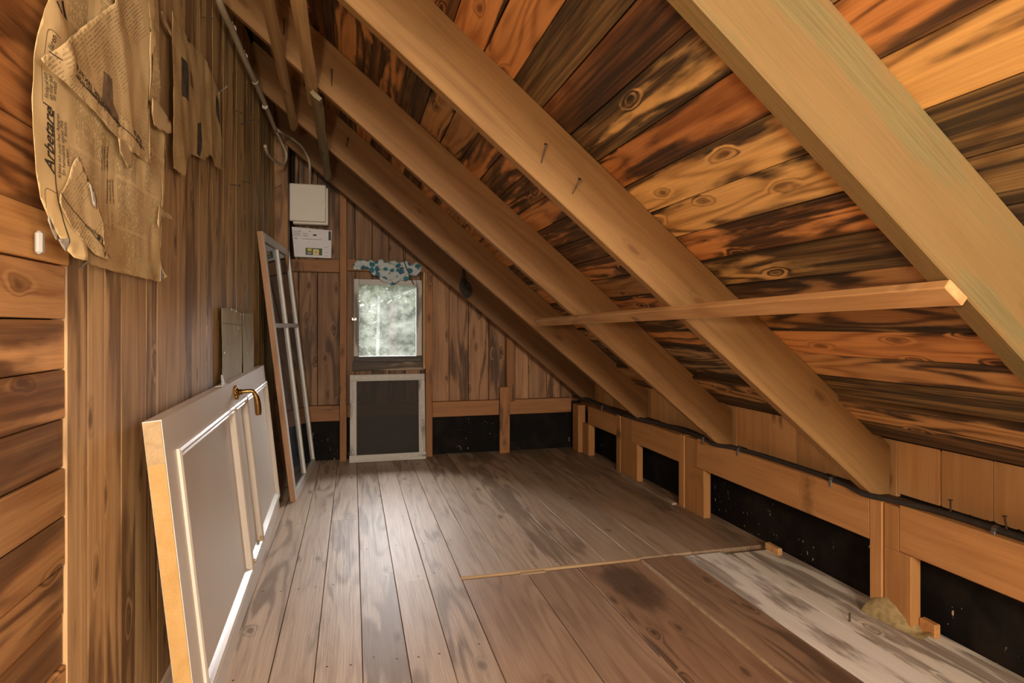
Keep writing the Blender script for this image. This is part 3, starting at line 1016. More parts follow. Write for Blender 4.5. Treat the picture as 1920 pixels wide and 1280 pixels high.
# handle: rosette and lever
hx, hz = 1.053, .778
rm = DM @ frame((hx, 0, hz), Vector((1, 0, 0)), Vector((0, 0, 1)), Vector((0, -1, 0)))
hd = put('door_handle', lathe_mesh([(.026, 0), (.027, .004), (.021, .008), (.024, .012), (.015, .016), (.011, .020), (.012, .028)], 20), BRASS, door, rm)
bm = bmesh.new()
for k in range(8):
    a = k * pi / 4
    bmesh.ops.create_uvsphere(bm, u_segments=8, v_segments=6, radius=.0075, matrix=Matrix.Translation((.022 * cos(a), .022 * sin(a), .006)))
put('rosette', mesh_from(bm, 'ros', True), BRASS, hd, rm)
pts = catmull([(hx, -.02, hz), (hx, -.05, hz), (hx + .004, -.070, hz - .006), (hx + .012, -.078, hz - .035), (hx + .020, -.078, hz - .075), (hx + .024, -.076, hz - .105)], 7)
put('lever', tube_mesh(pts, lambda t: .0085 if t < .45 else (.0085 + .005 * sin((t - .45) / .55 * pi * .8)), 12), BRASS, hd, DM)
bm = bmesh.new()
bm_box(bm, .86, .95, .006, .036, DH, DH + .003, .001)
a = [bm.verts.new(p) for p in ((.885, .010, DH + .003), (.94, .012, DH + .003), (.905, .012, DH + .04))]
b = [bm.verts.new(p) for p in ((.885, .016, DH + .003), (.94, .018, DH + .003), (.905, .018, DH + .04))]
bm.faces.new(a); bm.faces.new(b)
for k in range(3): bm.faces.new((a[k], a[(k + 1) % 3], b[(k + 1) % 3], b[k]))
dpart('latch_plate', mesh_from(bm, 'latch'), plain('zinc_latch', (.55, .54, .52), .4, .6))

# ------------------------------------------------------------------ tall glazed sash leaning in the corner
A2 = Vector((-.325, 3.824, .0))
B2 = Vector((-.265, 4.80, .0))
ex2 = (B2 - A2).normalized()
ez2 = (Vector((-.515, 3.80, 1.60)) - A2)
ez2 = (ez2 - ex2 * ez2.dot(ex2)).normalized()
en2 = ex2.cross(ez2).normalized()
if en2.x < 0: en2 = -en2
GM = frame(A2, ex2, -en2, ez2)
GW, GH, GT = (B2 - A2).length, 1.615, .034
sash = thing('glazed_sash', (-.31, 4.3, 0), 'tall white four-pane glazed sash leaning in the corner by the gable', 'window sash')


def gpart(name, x0, x1, z0, z1, mat, y0=0.0, y1=GT, bev=.003, upright=True):
    if upright:
        m = GM @ frame((x0, y0, z0), Vector((0, 0, 1)), Vector((1, 0, 0)), Vector((0, 1, 0)))
        return put(name, box_mesh(0, z1 - z0, 0, x1 - x0, 0, y1 - y0, bev), mat, sash, m)
    m = GM @ Matrix.Translation((x0, y0, z0))
    return put(name, box_mesh(0, x1 - x0, 0, y1 - y0, 0, z1 - z0, bev), mat, sash, m)


gpart('stile', .006, .055, 0, GH, SASH_PAINT)
tag(gpart('raw_edge', 0, .005, 0, GH, W_EDGE, .002, GT - .002, .001), 'bare brown wood edge of the sash')
gpart('stile', GW - .05, GW, 0, GH, SASH_PAINT)
gpart('top_rail', .056, GW - .051, GH - .05, GH, SASH_PAINT, upright=False)
gpart('bottom_rail', .056, GW - .051, 0, .055, SASH_PAINT, upright=False)
gpart('mullion', GW * .5 - .016, GW * .5 + .016, .056, GH - .051, SASH_PAINT)
zm = 1.04
gpart('muntin', .056, GW * .5 - .017, zm, zm + .028, SASH_PAINT, upright=False)
gpart('muntin', GW * .5 + .017, GW - .051, zm, zm + .028, SASH_PAINT, upright=False)
for x0, x1 in ((.056, GW * .5 - .017), (GW * .5 + .017, GW - .051)):
    for z0, z1 in ((.056, zm - .001), (zm + .029, GH - .051)):
        put('pane', box_mesh(x0, x1, .014, .018, z0, z1), GLASS_SASH, sash, GM)

# ------------------------------------------------------------------ insect screen under the window
scr = thing('insect_screen', (.265, 4.79, 0), 'grey wooden framed insect screen standing on the floor under the window', 'screen')
SM = frame((-.02, 4.765, .004), Vector((1, 0, -.01)).normalized(), Vector((0, 1, 0)), Vector((.0, .09, 1)).normalized())
SM = frame((-.02, 4.765, .004), Vector((1, 0, 0)), Vector((0, cos(.09), -sin(.09))), Vector((0, sin(.09), cos(.09))))


def spart(name, me, mat, par=None): return put(name, me, mat, par or scr, SM)


sw, sh = .572, .665
for nm, (x0, x1, z0, z1), v in [('frame_bar', (0, .05, .055, sh - .05), 1), ('frame_bar', (sw - .05, sw, .055, sh - .05), 1), ('frame_bar', (0, sw, sh - .05, sh), 0), ('frame_bar', (-.004, sw + .004, 0, .055), 0)]:
    if v:
        put(nm, box_mesh(0, z1 - z0, 0, x1 - x0, 0, .02, .002), W_SASH, scr, SM @ frame((x0, 0, z0), Vector((0, 0, 1)), Vector((1, 0, 0)), Vector((0, 1, 0))))
    else:
        put(nm, box_mesh(0, x1 - x0, 0, .02, 0, z1 - z0, .002), W_SASH, scr, SM @ Matrix.Translation((x0, 0, z0)))
spart('netting', box_mesh(.049, sw - .049, .006, .0065, .054, sh - .049), NETTING)
bm = bmesh.new()
rnd = random.Random(3)
for i in range(9):
    for (x, z) in ((.025 + rnd.uniform(-.008, .008), .08 + i * .06), (sw - .025 + rnd.uniform(-.008, .008), .08 + i * .06), (.05 + i * .056, .025 + rnd.uniform(-.008, .008)), (.05 + i * .056, sh - .02)):
        if rnd.random() < .8: bm_box(bm, x - .004, x + .004, -.0012, 0, z - .0035, z + .0035)
o = spart('staples', mesh_from(bm, 'staples'), WHITE_DOT)
o['kind'] = 'stuff'

# ------------------------------------------------------------------ fuse box, leaflet
fb = thing('fuse_box', (-.32, 4.85, 1.817), 'cream plastic fuse box mounted high on the gable wall', 'fuse box')
put('body', box_mesh(-.43, -.178, 4.80, 4.868, 1.806, 2.085, .004), PLASTIC, fb)
cv = put('cover', box_mesh(-.452, -.194, 4.765, 4.798, 1.822, 2.10, .006), PLASTIC, fb)
bm = bmesh.new()
bmesh.ops.create_uvsphere(bm, u_segments=20, v_segments=10, radius=.034, matrix=Matrix.Translation((-.213, 4.7655, 1.955)) @ Matrix.Diagonal((.55, .05, 1, 1)))
put('finger_grip', mesh_from(bm, 'grip', True), PLASTIC, cv)


def leaflet_mat():
    k = NT('leaflet_paper')
    tc = k.n('ShaderNodeTexCoord')
    n = k.noise(tc.outputs['Object'], 14, 3, .5)
    k.link(k.mix(n, (.58, .55, .57), (.47, .45, .47)), k.p.inputs['Base Color'])
    k.p.inputs['Roughness'].default_value = .5
    return k.m


LEAFLET = leaflet_mat()
GREYINK = plain('grey_print', (.24, .23, .25), .8)
DARKINK = plain('dark_print', (.05, .045, .05), .8)
YELINK = plain('yellow_print', (.45, .38, .06), .7)
GRNINK = plain('green_print', (.05, .08, .03), .7)
ORINK = plain('amber_print', (.55, .33, .05), .7)
CRINK = plain('cream_print', (.60, .52, .28), .7)
PURINK = plain('violet_print', (.30, .26, .34), .7)
lf = thing('leaflet', (-.31, 4.865, 1.56), 'white printed leaflet with a yellow picture pinned below the fuse box', 'leaflet')
pa, pb, pc, pd = (on_y(u, v, 4.862) for u, v in ((547, 425), (622, 432), (621, 484), (552, 481)))
LX = (pb - pa).normalized()
LZ = (pa - pd).normalized()
LM = frame(pd, LX, Vector((0, 1, 0)), LZ)
bm = bmesh.new()
vs = [bm.verts.new((q.x, 4.862, q.z)) for q in (pd, pc, pb, pa)]
bm.faces.new(vs)
bmesh.ops.subdivide_edges(bm, edges=bm.edges[:], cuts=4, use_grid_fill=True)
for v in bm.verts: v.co.y += .004 * noise.noise(v.co * 12)
me = mesh_from(bm, 'paper', True)
put('paper', me, LEAFLET, lf)
LF0 = on_y(547, 425, 4.852)


def print_at(px, mat, name='print', d=0.0):
    q = [on_y(u, v, 4.853 - d) for u, v in px]
    put(name, sheet(q), mat, lf)


def rect_px(u0, v0, u1, v1, sk=.05):
    return [(u0, v1 + (u0 - 547) * sk), (u1, v1 + (u1 - 547) * sk), (u1, v0 + (u1 - 547) * sk), (u0, v0 + (u0 - 547) * sk)]


for r in [(550.5, 433.5, 563, 434.5), (550.5, 437.3, 563, 438.3), (550.5, 441, 563, 441.6), (551, 445.5, 558, 447), (568, 436, 577, 437), (568, 440, 578, 441), (566, 446, 604, 446.8),
          (608, 460, 614, 460.8), (608, 470, 614, 470.8), (608, 476, 614, 476.6), (561, 430.2, 563.5, 432.2), (580, 431, 582.5, 433)]:
    print_at(rect_px(*r), GREYINK, 'print')
print_at(rect_px(587, 437, 593.5, 440), DARKINK, 'print')
print_at(rect_px(616, 430, 620.5, 447), DARKINK, 'print')
print_at(rect_px(573, 463, 604, 476), GRNINK, 'picture')
print_at(rect_px(576.5, 464, 584.5, 469), YELINK, 'picture', .0005)
print_at(rect_px(576, 471, 584, 474), PURINK, 'picture', .0005)
print_at(rect_px(587, 465, 598, 475.5), CRINK, 'picture', .0005)
print_at(rect_px(590, 467.5, 595.5, 473), ORINK, 'picture', .001)

# ------------------------------------------------------------------ cloth tucked above the window
bm = bmesh.new()
path = catmull([on_y(u, v, 4.845) for u, v in ((663, 500), (672, 496), (688, 496), (702, 502), (718, 507), (737, 511), (755, 508), (772, 506), (782, 505), (790, 503))], 8)
n = len(path)
rad = [.020, .036, .038, .034, .050, .060, .078, .086, .088, .080, .070, .050, .050, .040, .012]
seg = 40
rings = []
for i, p in enumerate(path):
    t = i / (n - 1) * (len(rad) - 1)
    a = int(min(t, len(rad) - 2))
    r = rad[a] + (rad[a + 1] - rad[a]) * (t - a)
    ring = []
    for k in range(seg):
        an = 2 * pi * k / seg
        fold = 1 + .26 * sin(5 * an + i * .30) + .17 * sin(9 * an - i * .31) + .25 * noise.noise(Vector((i * .11, cos(an) * 1.5, sin(an) * 1.5)))
        ring.append(bm.verts.new(p + Vector((0.15 * r * sin(an * 2), -cos(an) * r * .45 * fold, sin(an) * r * .82 * fold))))
    rings.append(ring)
for a, b in zip(rings, rings[1:]):
    for k in range(seg): bm.faces.new((a[k], a[(k + 1) % seg], b[(k + 1) % seg], b[k]))
bm.faces.new(rings[0][::-1]); bm.faces.new(rings[-1])
rag = put('patterned_cloth', mesh_from(bm, 'rag', True), CLOTH)
tag(rag, 'crumpled white cloth with blue green leaf pattern tucked above the window', 'cloth')

# ------------------------------------------------------------------ string by the window, coil of cord under the roof
st = put('string', tube_mesh(catmull([on_y(754, 440, 4.84), on_y(756, 470, 4.835), on_y(758, 490, 4.80), on_y(770, 520, 4.80), on_y(776, 533, 4.86)], 6), .0034, 6), CORD)
tag(st, 'thin dark string hanging from the rafter down over the window corner', 'string')
bm = bmesh.new()
c = on_y(871, 534, 4.60)
for k in range(5):
    rx, rz = .018 + .004 * k, .050 + .007 * (k % 3)
    lp = [c + Vector((cos(a) * rx + .012 * (k - 2) * .6, -.006 * k + .01 * sin(a * 2), sin(a) * rz - .01 * k)) for a in [2 * pi * j / 22 for j in range(23)]]
    bm_tube(bm, lp, .0055, 7)
bm_tube(bm, [c + Vector((0, 0, .045)), c + Vector((-.002, .01, .09)), c + Vector((.0, .03, .13))], .012, 8)
bm_tube(bm, catmull([c + Vector((.02, -.01, -.03)), c + Vector((.03, -.01, -.07)), c + Vector((.025, 0, -.085))], 4), .005, 7)
coil = put('cord_coil', mesh_from(bm, 'coil', True), CORD)
tag(coil, 'small dark coil of cord hanging between the two furthest rafters', 'cord')

# ------------------------------------------------------------------ battens under the rafters
u_r = ex_r                                    # down the slope
def under_batten(name, p0, p1, w, t, mat, label, cat, group=None, col=(1, 1, 1, 1), seed=0):
    p0, p1 = Vector(p0), Vector(p1)
    d = (p1 - p0).normalized()
    nn = -n_r
    side = d.cross(nn).normalized()
    me = plank_mesh((p1 - p0).length, w, t, .003, .0015, seed, 8)
    # local y across, local z away from the rafters
    o = put(name, me, mat, None, frame(p0, d, side, side.cross(d) * -1 if False else d.cross(side)))
    o.color = col
    tag(o, label, cat, group)
    return o


pN = Vector((1.0, .832, z_low(1.0))) - n_r * .002
pF = Vector((1.049, 3.449, z_low(1.049))) - n_r * .002
d = (pF - pN).normalized()
side = ex_r - d * ex_r.dot(d)
side.normalize()
out = d.cross(side)
if out.dot(n_r) > 0: out = -out
bt = put('loose_batten', box_mesh(0, (pF - pN).length + .02, 0, .050, 0, .020, .0025), W_BATTEN, None, frame(pN - d * .01, d, side, out))
tag(bt, 'thin light batten nailed across the undersides of the four nearest rafters', 'batten')


def lath(pxs, w, t, mat, label, seed, drop=0.0, col=(1, 1, 1, 1)):
    q = [on_plane(u, v, Vector((XE, 0, ZL)) - n_r * (.004 + drop), n_r) for u, v in pxs]
    d = (q[1] - q[0]).normalized()
    s = (ex_r - d * ex_r.dot(d)).normalized()
    o_ = d.cross(s)
    if o_.dot(n_r) > 0: o_ = -o_
    L = (q[1] - q[0]).length
    bm = bmesh.new()
    m = 14
    rings = []
    for i in range(m + 1):
        x = L * i / m
        k1 = noise.noise(Vector((x * 3, seed, 0))) * .005
        k2 = noise.noise(Vector((x * 3, seed, 5))) * .005
        wy = w * (1.0 if i < m else .55)
        rings.append([bm.verts.new(p) for p in ((x, k1, 0), (x, k1, t), (x, k1 + wy * .5, t + .004), (x, k2 + wy, t), (x, k2 + wy, 0))])
    for a, b in zip(rings, rings[1:]):
        for k in range(5): bm.faces.new((a[k], a[(k + 1) % 5], b[(k + 1) % 5], b[k]))
    bm.faces.new(rings[0]); bm.faces.new(rings[-1][::-1])
    ob = put('lath', mesh_from(bm, 'lath'), mat, None, frame(q[0], d, s, o_))
    ob.color = col
    tag(ob, label, 'lath', 'rough laths nailed under the rafters')
    return ob


lath([(470, -120), (548, 236)], .050, .018, W_LATH, 'rough lath ending in a slanted point, left of the other two', 1)
lath([(532, -120), (583, 188)], .055, .018, W_LATH, 'rough brown lath running up out of the picture right of the pointed one', 2, .0)
lath([(586, 168), (611, 330)], .052, .018, W_LATHG, 'short greenish lath lowest of the three under the rafters', 3, .02)

# ------------------------------------------------------------------ electric conduit with clips
XC = XL + .035
pts = [on_x(u, v, XC) for u, v in ((396, -60), (412, 5), (437, 60), (462, 118), (486, 170), (505, 215), (517, 245))]
cdt = thing('cable_conduit', pts[0], 'grey conduit running down the plank wall and looping back to a bare end', 'cable')
loop = catmull(pts, 6) + catmull([on_x(517, 245, XC), on_y(527, 265, 4.50), on_y(537, 290, 4.58), on_y(531, 309, 4.52), on_y(517, 303, 4.34), on_x(502, 288, XC), on_x(497, 273, XC)], 6)[1:]
n0 = len(catmull(pts, 6))
put('tube', tube_mesh(loop[:n0], .0140, 9), CONDUIT, cdt)
put('cable_end', tube_mesh(loop[n0 - 1:], .0095, 9), CONDUIT, cdt)
for u, v in ((436, 54), (458, 106), (478, 153), (497, 200)):
    p = on_x(u, v, XC)
    d = (pts[4] - pts[1]).normalized()
    m = frame(p, d, d.cross(Vector((1, 0, 0))).normalized(), d.cross(d.cross(Vector((1, 0, 0)))).normalized())
    bm = bmesh.new()
    bm_tube(bm, [Vector((-.006, 0, 0)), Vector((.006, 0, 0))], .0165, 10)
    bm_box(bm, -.006, .006, -.028, -.010, -.004, .004, .001)
    put('clip', mesh_from(bm, 'clip'), CONDUIT, cdt, m)
b0 = on_x(517, 245, XC)
fc = put('fuse_box_cable', tube_mesh(catmull([b0 + Vector((0, -.03, .01)), b0 + Vector((.03, .03, 0)), on_y(545, 258, 4.62), on_y(566, 275, 4.62), on_y(579, 300, 4.63), on_y(581, 319, 4.65), on_y(581, 336, 4.75), on_y(580.5, 350, 4.82)], 7), .0095, 9), CONDUIT)
tag(fc, 'grey cable bending from the conduit down into the top of the fuse box', 'cable')

# ------------------------------------------------------------------ black cables along the knee wall
kp = [(4.80, .452, 1.80), (4.55, .445, 1.83), (4.3, .430, 1.850), (4.05, .415, 1.850), (3.85, .418, 1.842), (3.74, .424, 1.827), (3.62, .425, 1.842), (3.45, .432, 1.862), (3.18, .437, 1.866), (2.95, .436, 1.852), (2.81, .428, 1.827), (2.68, .434, 1.845), (2.5, .437, 1.866),
      (2.2, .437, 1.866), (1.98, .436, 1.852), (1.84, .428, 1.827), (1.72, .434, 1.845), (1.55, .438, 1.868), (1.35, .437, 1.870), (1.1, .437, 1.866), (.6, .437, 1.866), (-.3, .437, 1.866), (-1.5, .437, 1.866)]
c1 = catmull([Vector((x - .004, y, z)) for y, z, x in kp], 5)
kc = put('black_cable', tube_mesh(c1, .0105, 9), CABLE)
tag(kc, 'thick black cable lying along the top of the knee wall rail', 'cable')
c2 = catmull([Vector((x + .020 + .003 * sin(i * 1.7), y, z + .002 + .006 * sin(i * 2.3))) for i, (y, z, x) in enumerate(kp[:4] + kp[6:10])], 5)
kc2 = put('black_cable', tube_mesh(c2, .007, 8), CABLE)
tag(kc2, 'thinner black cable running beside the thick one towards the gable corner', 'cable')
for y in (1.39, 2.02, 2.62, 2.93, 4.3):
    i = min(range(len(c1)), key=lambda j: abs(c1[j].y - y))
    p = c1[i]
    d = (c1[i + 1] - c1[i - 1]).normalized()
    s = d.cross(Vector((0, 0, 1))).normalized()
    m = frame(p, d, s, s.cross(d) * -1)
    bm = bmesh.new()
    bm_tube(bm, [Vector((-.007, 0, 0)), Vector((.007, 0, 0))], .0125, 12)
    bmesh.ops.transform(bm, matrix=m, verts=bm.verts)
    bm_box(bm, p.x - .016, p.x - .011, p.y - .007, p.y + .007, p.z - .030, p.z - .002, .001)
    put('clip', mesh_from(bm, 'clip'), STEEL, kc)

# ------------------------------------------------------------------ bits on the floor along the knee wall
bm = bmesh.new()
ring = []
pl = []
for i in range(17):
    t = i / 16
    q0 = on_z(1619 + (1735 - 1619) * t, 1145 + (1200 - 1145) * t, .004)
    hgt = .006 + .078 * (sin(pi * min(1, t * 1.15 + .12)) ** .8 if t < .9 else .15) * (1 - .25 * t)
    for k in range(7):
        s = k / 6
        x = q0.x - .012 + s * .07
        z = .004 + hgt * sin(pi * .5 * min(1, s * 1.5)) * (1 if s < .8 else .8)
        pl.append(bm.verts.new((x + .004 * noise.noise(Vector((t * 9, s * 5, 0))), q0.y + .004 * noise.noise(Vector((s * 7, t * 8, 4))), z + .006 * noise.noise(Vector((t * 11, s * 6, 2))))))
for i in range(16):
    for k in range(6):
        bm.faces.new((pl[i * 7 + k], pl[i * 7 + k + 1], pl[(i + 1) * 7 + k + 1], pl[(i + 1) * 7 + k]))
bmesh.ops.solidify(bm, geom=bm.faces[:], thickness=.006)
ins = put('insulation_scrap', mesh_from(bm, 'ins', True), INSUL)
tag(ins, 'yellowish speckled scrap of insulation mat at the foot of a knee wall post', 'insulation')
p = on_z(1445, 1040, 0)
ws = put('wood_scrap', box_mesh(1.865, 1.89, 2.36, 2.45, .003, .035, .003), W_BATTEN)
tag(ws, 'small pale wood scrap by the black tar paper left of the insulation', 'wood scrap')
ws2 = put('wood_scrap', box_mesh(1.875, 1.90, 1.60, 1.66, .003, .05, .003), W_RAIL)
tag(ws2, 'short brown wood block at the right end of the insulation scrap', 'wood scrap')

# ------------------------------------------------------------------ newspapers on the left wall
NEWS1 = newsprint('old_newspaper_print', (.68, .51, .27), (.56, .39, .18), rot=pi / 2 * -1, row=.0068, colw=.115, ink=.65, header=1.285)
PAPERX = XL + .022


def inside(poly, y, z):
    c = False
    n = len(poly)
    for i in range(n):
        a, b = poly[i], poly[(i + 1) % n]
        if (a[1] > z) != (b[1] > z) and y < (b[0] - a[0]) * (z - a[1]) / (b[1] - a[1]) + a[0]: c = not c
    return c


class Paper:
    """a sheet lying on the left wall: outline in wall coordinates (y, z), bulging towards the room"""

    def __init__(self, px, x0, amp, seed, curl=()):
        self.x0, self.amp, self.seed, self.curl = x0, amp, seed, curl
        out = []
        P = [(on_x(u, v, x0).y, on_x(u, v, x0).z) for u, v in px]
        for i, a in enumerate(P):
            b = P[(i + 1) % len(P)]
            L = sqrt((a[0] - b[0]) ** 2 + (a[1] - b[1]) ** 2)
            m = max(1, int(L / .018))
            for k in range(m):
                t = k / m
                j = .003 * noise.noise(Vector((a[0] + (b[0] - a[0]) * t, a[1] + (b[1] - a[1]) * t, seed)) * 40) if k else 0
                out.append((a[0] + (b[0] - a[0]) * t + j, a[1] + (b[1] - a[1]) * t - j))
        self.poly = out

    def x(self, y, z):
        v = Vector((y * 4.2, z * 3.1, self.seed))
        h = self.x0 + self.amp * (noise.noise(v) + .5 * noise.noise(v * 2.3) + .25 * noise.noise(v * 5.5) + .9)
        # sharp creases
        h += self.amp * .7 * max(0, .16 - abs(noise.noise(Vector((y * 3 + z * 1.5, z * 1.2, self.seed + 7))))) / .16
        for cy, cz, r, lift in self.curl:
            dd = sqrt((y - cy) ** 2 + (z - cz) ** 2)
            if dd < r: h += lift * (1 - dd / r) ** 2
        return h

    def mesh(self, step=.014):
        bm = bmesh.new()
        f = bm.faces.new([bm.verts.new((0, y, z)) for y, z in self.poly])
        bmesh.ops.triangulate(bm, faces=[f])
        y0, y1 = min(p[0] for p in self.poly), max(p[0] for p in self.poly)
        z0, z1 = min(p[1] for p in self.poly), max(p[1] for p in self.poly)
        y = y0 + step
        while y < y1:
            bmesh.ops.bisect_plane(bm, geom=bm.verts[:] + bm.edges[:] + bm.faces[:], plane_co=(0, y, 0), plane_no=(0, 1, 0))
            y += step
        z = z0 + step
        while z < z1:
            bmesh.ops.bisect_plane(bm, geom=bm.verts[:] + bm.edges[:] + bm.faces[:], plane_co=(0, 0, z), plane_no=(0, 0, 1))
            z += step
        for v in bm.verts: v.co.x = self.x(v.co.y, v.co.z)
        return bm


# paper frames: local x = y(wall), local y = z(wall), local z = +x(room)
PM = frame((0, 0, 0), Vector((0, 1, 0)), Vector((0, 0, 1)), Vector((1, 0, 0)))


def paper_obj(p, name, mat, label=None, cat=None, parent=None, group=None):
    bm = p.mesh()
    bmesh.ops.transform(bm, matrix=PM.inverted(), verts=bm.verts)
    bmesh.ops.recalc_face_normals(bm, faces=bm.faces)
    o = put(name, mesh_from(bm, name, True), mat, parent, PM)
    sm = o.modifiers.new('thickness', 'SOLIDIFY')
    sm.thickness = .0006
    sm.offset = -1
    if label: tag(o, label, cat, group)
    return o


def conform(p, verts2d, faces, lift=.0009):
    me = bpy.data.meshes.new('print')
    me.from_pydata([PM.inverted() @ Vector((p.x(y, z) + lift, y, z)) for y, z in verts2d], [], faces)
    return me


def text_on(p, body, a_px, b_px, hgt, parent, bold=.0, shear=0.0, mat=INK, flip=False, name='printed_text', lift=.0012):
    """line of type from a to b (photo points on the sheet); hgt is the type height in metres"""
    a, b = on_x(*a_px, p.x0), on_x(*b_px, p.x0)
    a, b = (a.y, a.z), (b.y, b.z)
    cu = bpy.data.curves.new('type', 'FONT')
    cu.body = body
    cu.size = 1.0
    cu.shear = shear
    cu.offset = bold
    cu.resolution_u = 3
    ob = bpy.data.objects.new('type', cu)
    me = bpy.data.meshes.new_from_object(ob)
    bpy.data.objects.remove(ob)
    xs_ = [v.co.x for v in me.vertices]
    ys_ = [v.co.y for v in me.vertices]
    if not xs_: return
    w0, w1 = min(xs_), max(xs_)
    h1 = max(ys_)
    L = sqrt((b[0] - a[0]) ** 2 + (b[1] - a[1]) ** 2)
    dx, dz = (b[0] - a[0]) / L, (b[1] - a[1]) / L
    nx_, nz_ = -dz, dx
    pts = []
    for v in me.vertices:
        s = (v.co.x - w0) / (w1 - w0) * L
        t = v.co.y / h1 * hgt
        pts.append((a[0] + dx * s + nx_ * t, a[1] + dz * s + nz_ * t))
    fs = [tuple(f.vertices) for f in me.polygons]
    bpy.data.meshes.remove(me)
    return put(name, conform(p, pts, fs, lift), mat, parent, PM)


def line_on(p, pxs, wd, parent, mat=INK, lift=.0011, name='printed_rule'):
    q = [on_x(u, v, p.x0) for u, v in pxs]
    q = catmull(q, 8) if len(q) > 2 else [q[0] + (q[1] - q[0]) * k / 24 for k in range(25)]
    vs, fs = [], []
    for i, c in enumerate(q):
        d = (q[min(i + 1, len(q) - 1)] - q[max(i - 1, 0)])
        L = sqrt(d.y ** 2 + d.z ** 2) or 1
        ny, nz = -d.z / L * wd / 2, d.y / L * wd / 2
        vs += [(c.y + ny, c.z + nz), (c.y - ny, c.z - nz)]
        if i: fs.append((2 * i - 2, 2 * i - 1, 2 * i + 1, 2 * i))
    return put(name, conform(p, vs, fs, lift), mat, parent, PM)


def patch_on(p, px, mat, parent, lift=.001, name='printed_picture'):
    """filled printed area, gridded so that it follows the sheet"""
    q = Paper(px, p.x0, 0, 1.0)
    bm = q.mesh(.012)
    for v in bm.verts: v.co.x = p.x(v.co.y, v.co.z) + lift
    bmesh.ops.transform(bm, matrix=PM.inverted(), verts=bm.verts)
    return put(name, mesh_from(bm, name), mat, parent, PM)


sheet1 = Paper([(84, -40), (75, 10), (63, 60), (58, 110), (56, 170), (56, 240), (60, 320), (68, 372), (80, 408), (92, 440), (102, 470), (110, 482), (122, 487), (150, 493), (205, 508), (260, 520), (292, 528), (303, 518), (297, 500),
                (294, 455), (296, 420), (292, 395), (297, 380), (298, 300), (301, 255), (288, 215), (292, 150), (293, 60), (288, -40)], PAPERX, .008, 3.0, ((1.30, 1.18, .12, .02), (1.93, 1.17, .12, .03), (1.22, 1.55, .08, .012)))
np1 = paper_obj(sheet1, 'newspaper_page', NEWS1, 'large yellowed newspaper page with a sideways masthead pasted on the plank wall', 'newspaper')
text_on(sheet1, 'Arbetare', (90, 327), (92, 205), .030, np1, .022, .35)
text_on(sheet1, '/', (89, 204), (87, 190), .026, np1, .03, .5)
text_on(sheet1, 'Förslag på kult', (83, 185), (83, 138), .0125, np1, .004, .1)
text_on(sheet1, 'om lotter ledd', (90, 188), (91, 143), .0125, np1, .004, .1)
text_on(sheet1, 'för enhällt', (96, 190), (98, 155), .0125, np1, .004, .1)
text_on(sheet1, 'Arbetet och punkt Prof. Palmgren', (103, 335), (103, 215), .0115, np1, .004, .1)
text_on(sheet1, 'Sin hemställda statist Pok', (110, 330), (110, 226), .0115, np1, .004, .1)
text_on(sheet1, 'veckan', (117, 312), (117, 280), .0115, np1, .006, .1)
text_on(sheet1, 'T. Estats.', (117, 268), (116, 228), .0115, np1, .002, .1)
text_on(sheet1, 'Jären', (87, 97), (87, 68), .016, np1, .006, .2)
text_on(sheet1, 'Huvudman, Fred', (186, 320), (187, 275), .009, np1, .004, 0, INK2)
text_on(sheet1, 'tog af bonden', (192, 320), (192, 275), .009, np1, .006, 0)
text_on(sheet1, 'tillbar Stockh', (199, 320), (198, 275), .009, np1, .010, 0)
text_on(sheet1, 'Vloitattvaras', (198, 382), (199, 337), .010, np1, .006, .1)
text_on(sheet1, 'i Annonslens ha', (204, 382), (204, 337), .010, np1, .008, .1)
text_on(sheet1, 'var arbetstid', (210, 382), (209, 338), .010, np1, .006, .1)
text_on(sheet1, 'Stig ut för', (206, 432), (207, 398), .008, np1, .002, 0, INK2)
line_on(sheet1, [(93, 207), (93, 270), (92, 320), (94, 360), (99, 400), (104, 446)], .0032, np1)
line_on(sheet1, [(198, 228), (198, 380), (199, 430)], .0016, np1, INK2)
line_on(sheet1, [(73, 122), (73, 188)], .0014, np1, INK2)
line_on(sheet1, [(76, 100), (76, 54), (95, 70)], .0014, np1, INK2)
line_on(sheet1, [(76, 390), (76, 354), (93, 361)], .0014, np1, INK2)
patch_on(sheet1, [(88, 0), (92, 0), (101, 24), (98, 24)], INK, np1)
patch_on(sheet1, [(103, 0), (109, 0), (114, 38), (105, 30)], INK, np1)
NEWS2 = newsprint('tilted_newspaper_print', (.68, .51, .27), (.53, .36, .165), rot=-.72, row=.0075, colw=.13, ink=.5, seed=.31)
NEWS3 = newsprint('far_newspaper_print', (.52, .36, .17), (.40, .26, .11), rot=0, row=.008, colw=.12, ink=.4, seed=.77)
sheet2 = Paper([(210, -40), (205, 5), (170, 35), (140, 58), (122, 70), (108, 80), (95, 92), (68, 108), (72, 116), (110, 152), (140, 180), (172, 210), (196, 237), (215, 255), (234, 272), (240, 286), (248, 287), (262, 297), (277, 306), (279, 290),
                (276, 230), (272, 160), (279, 95), (282, 30), (282, -40)], PAPERX + .018, .006, 8.0, ((1.24, 1.52, .07, .015), (1.80, 1.42, .1, .02)))
np2 = paper_obj(sheet2, 'newspaper_page', NEWS2, 'torn newspaper sheet with slanted print overlapping the large page', 'newspaper')
PAPERPLAIN = plain('blank_newsprint', (.66, .49, .255), .85, var=.4, scale=7, dark=(.54, .38, .18), spec=.15)
patch_on(sheet2, [(113, 150), (121, 110), (136, 110), (234, 230), (270, 284), (263, 293), (236, 268), (172, 207)], PAPERPLAIN, np2, .0006, 'blank_margin')
text_on(sheet2, 'der teknisk läkare', (222, 232), (131, 116), .0145, np2, .008, 0.0)
text_on(sheet2, 'Ljud sitter ifrån', (190, 198), (134, 136), .0125, np2, .006, 0.0)
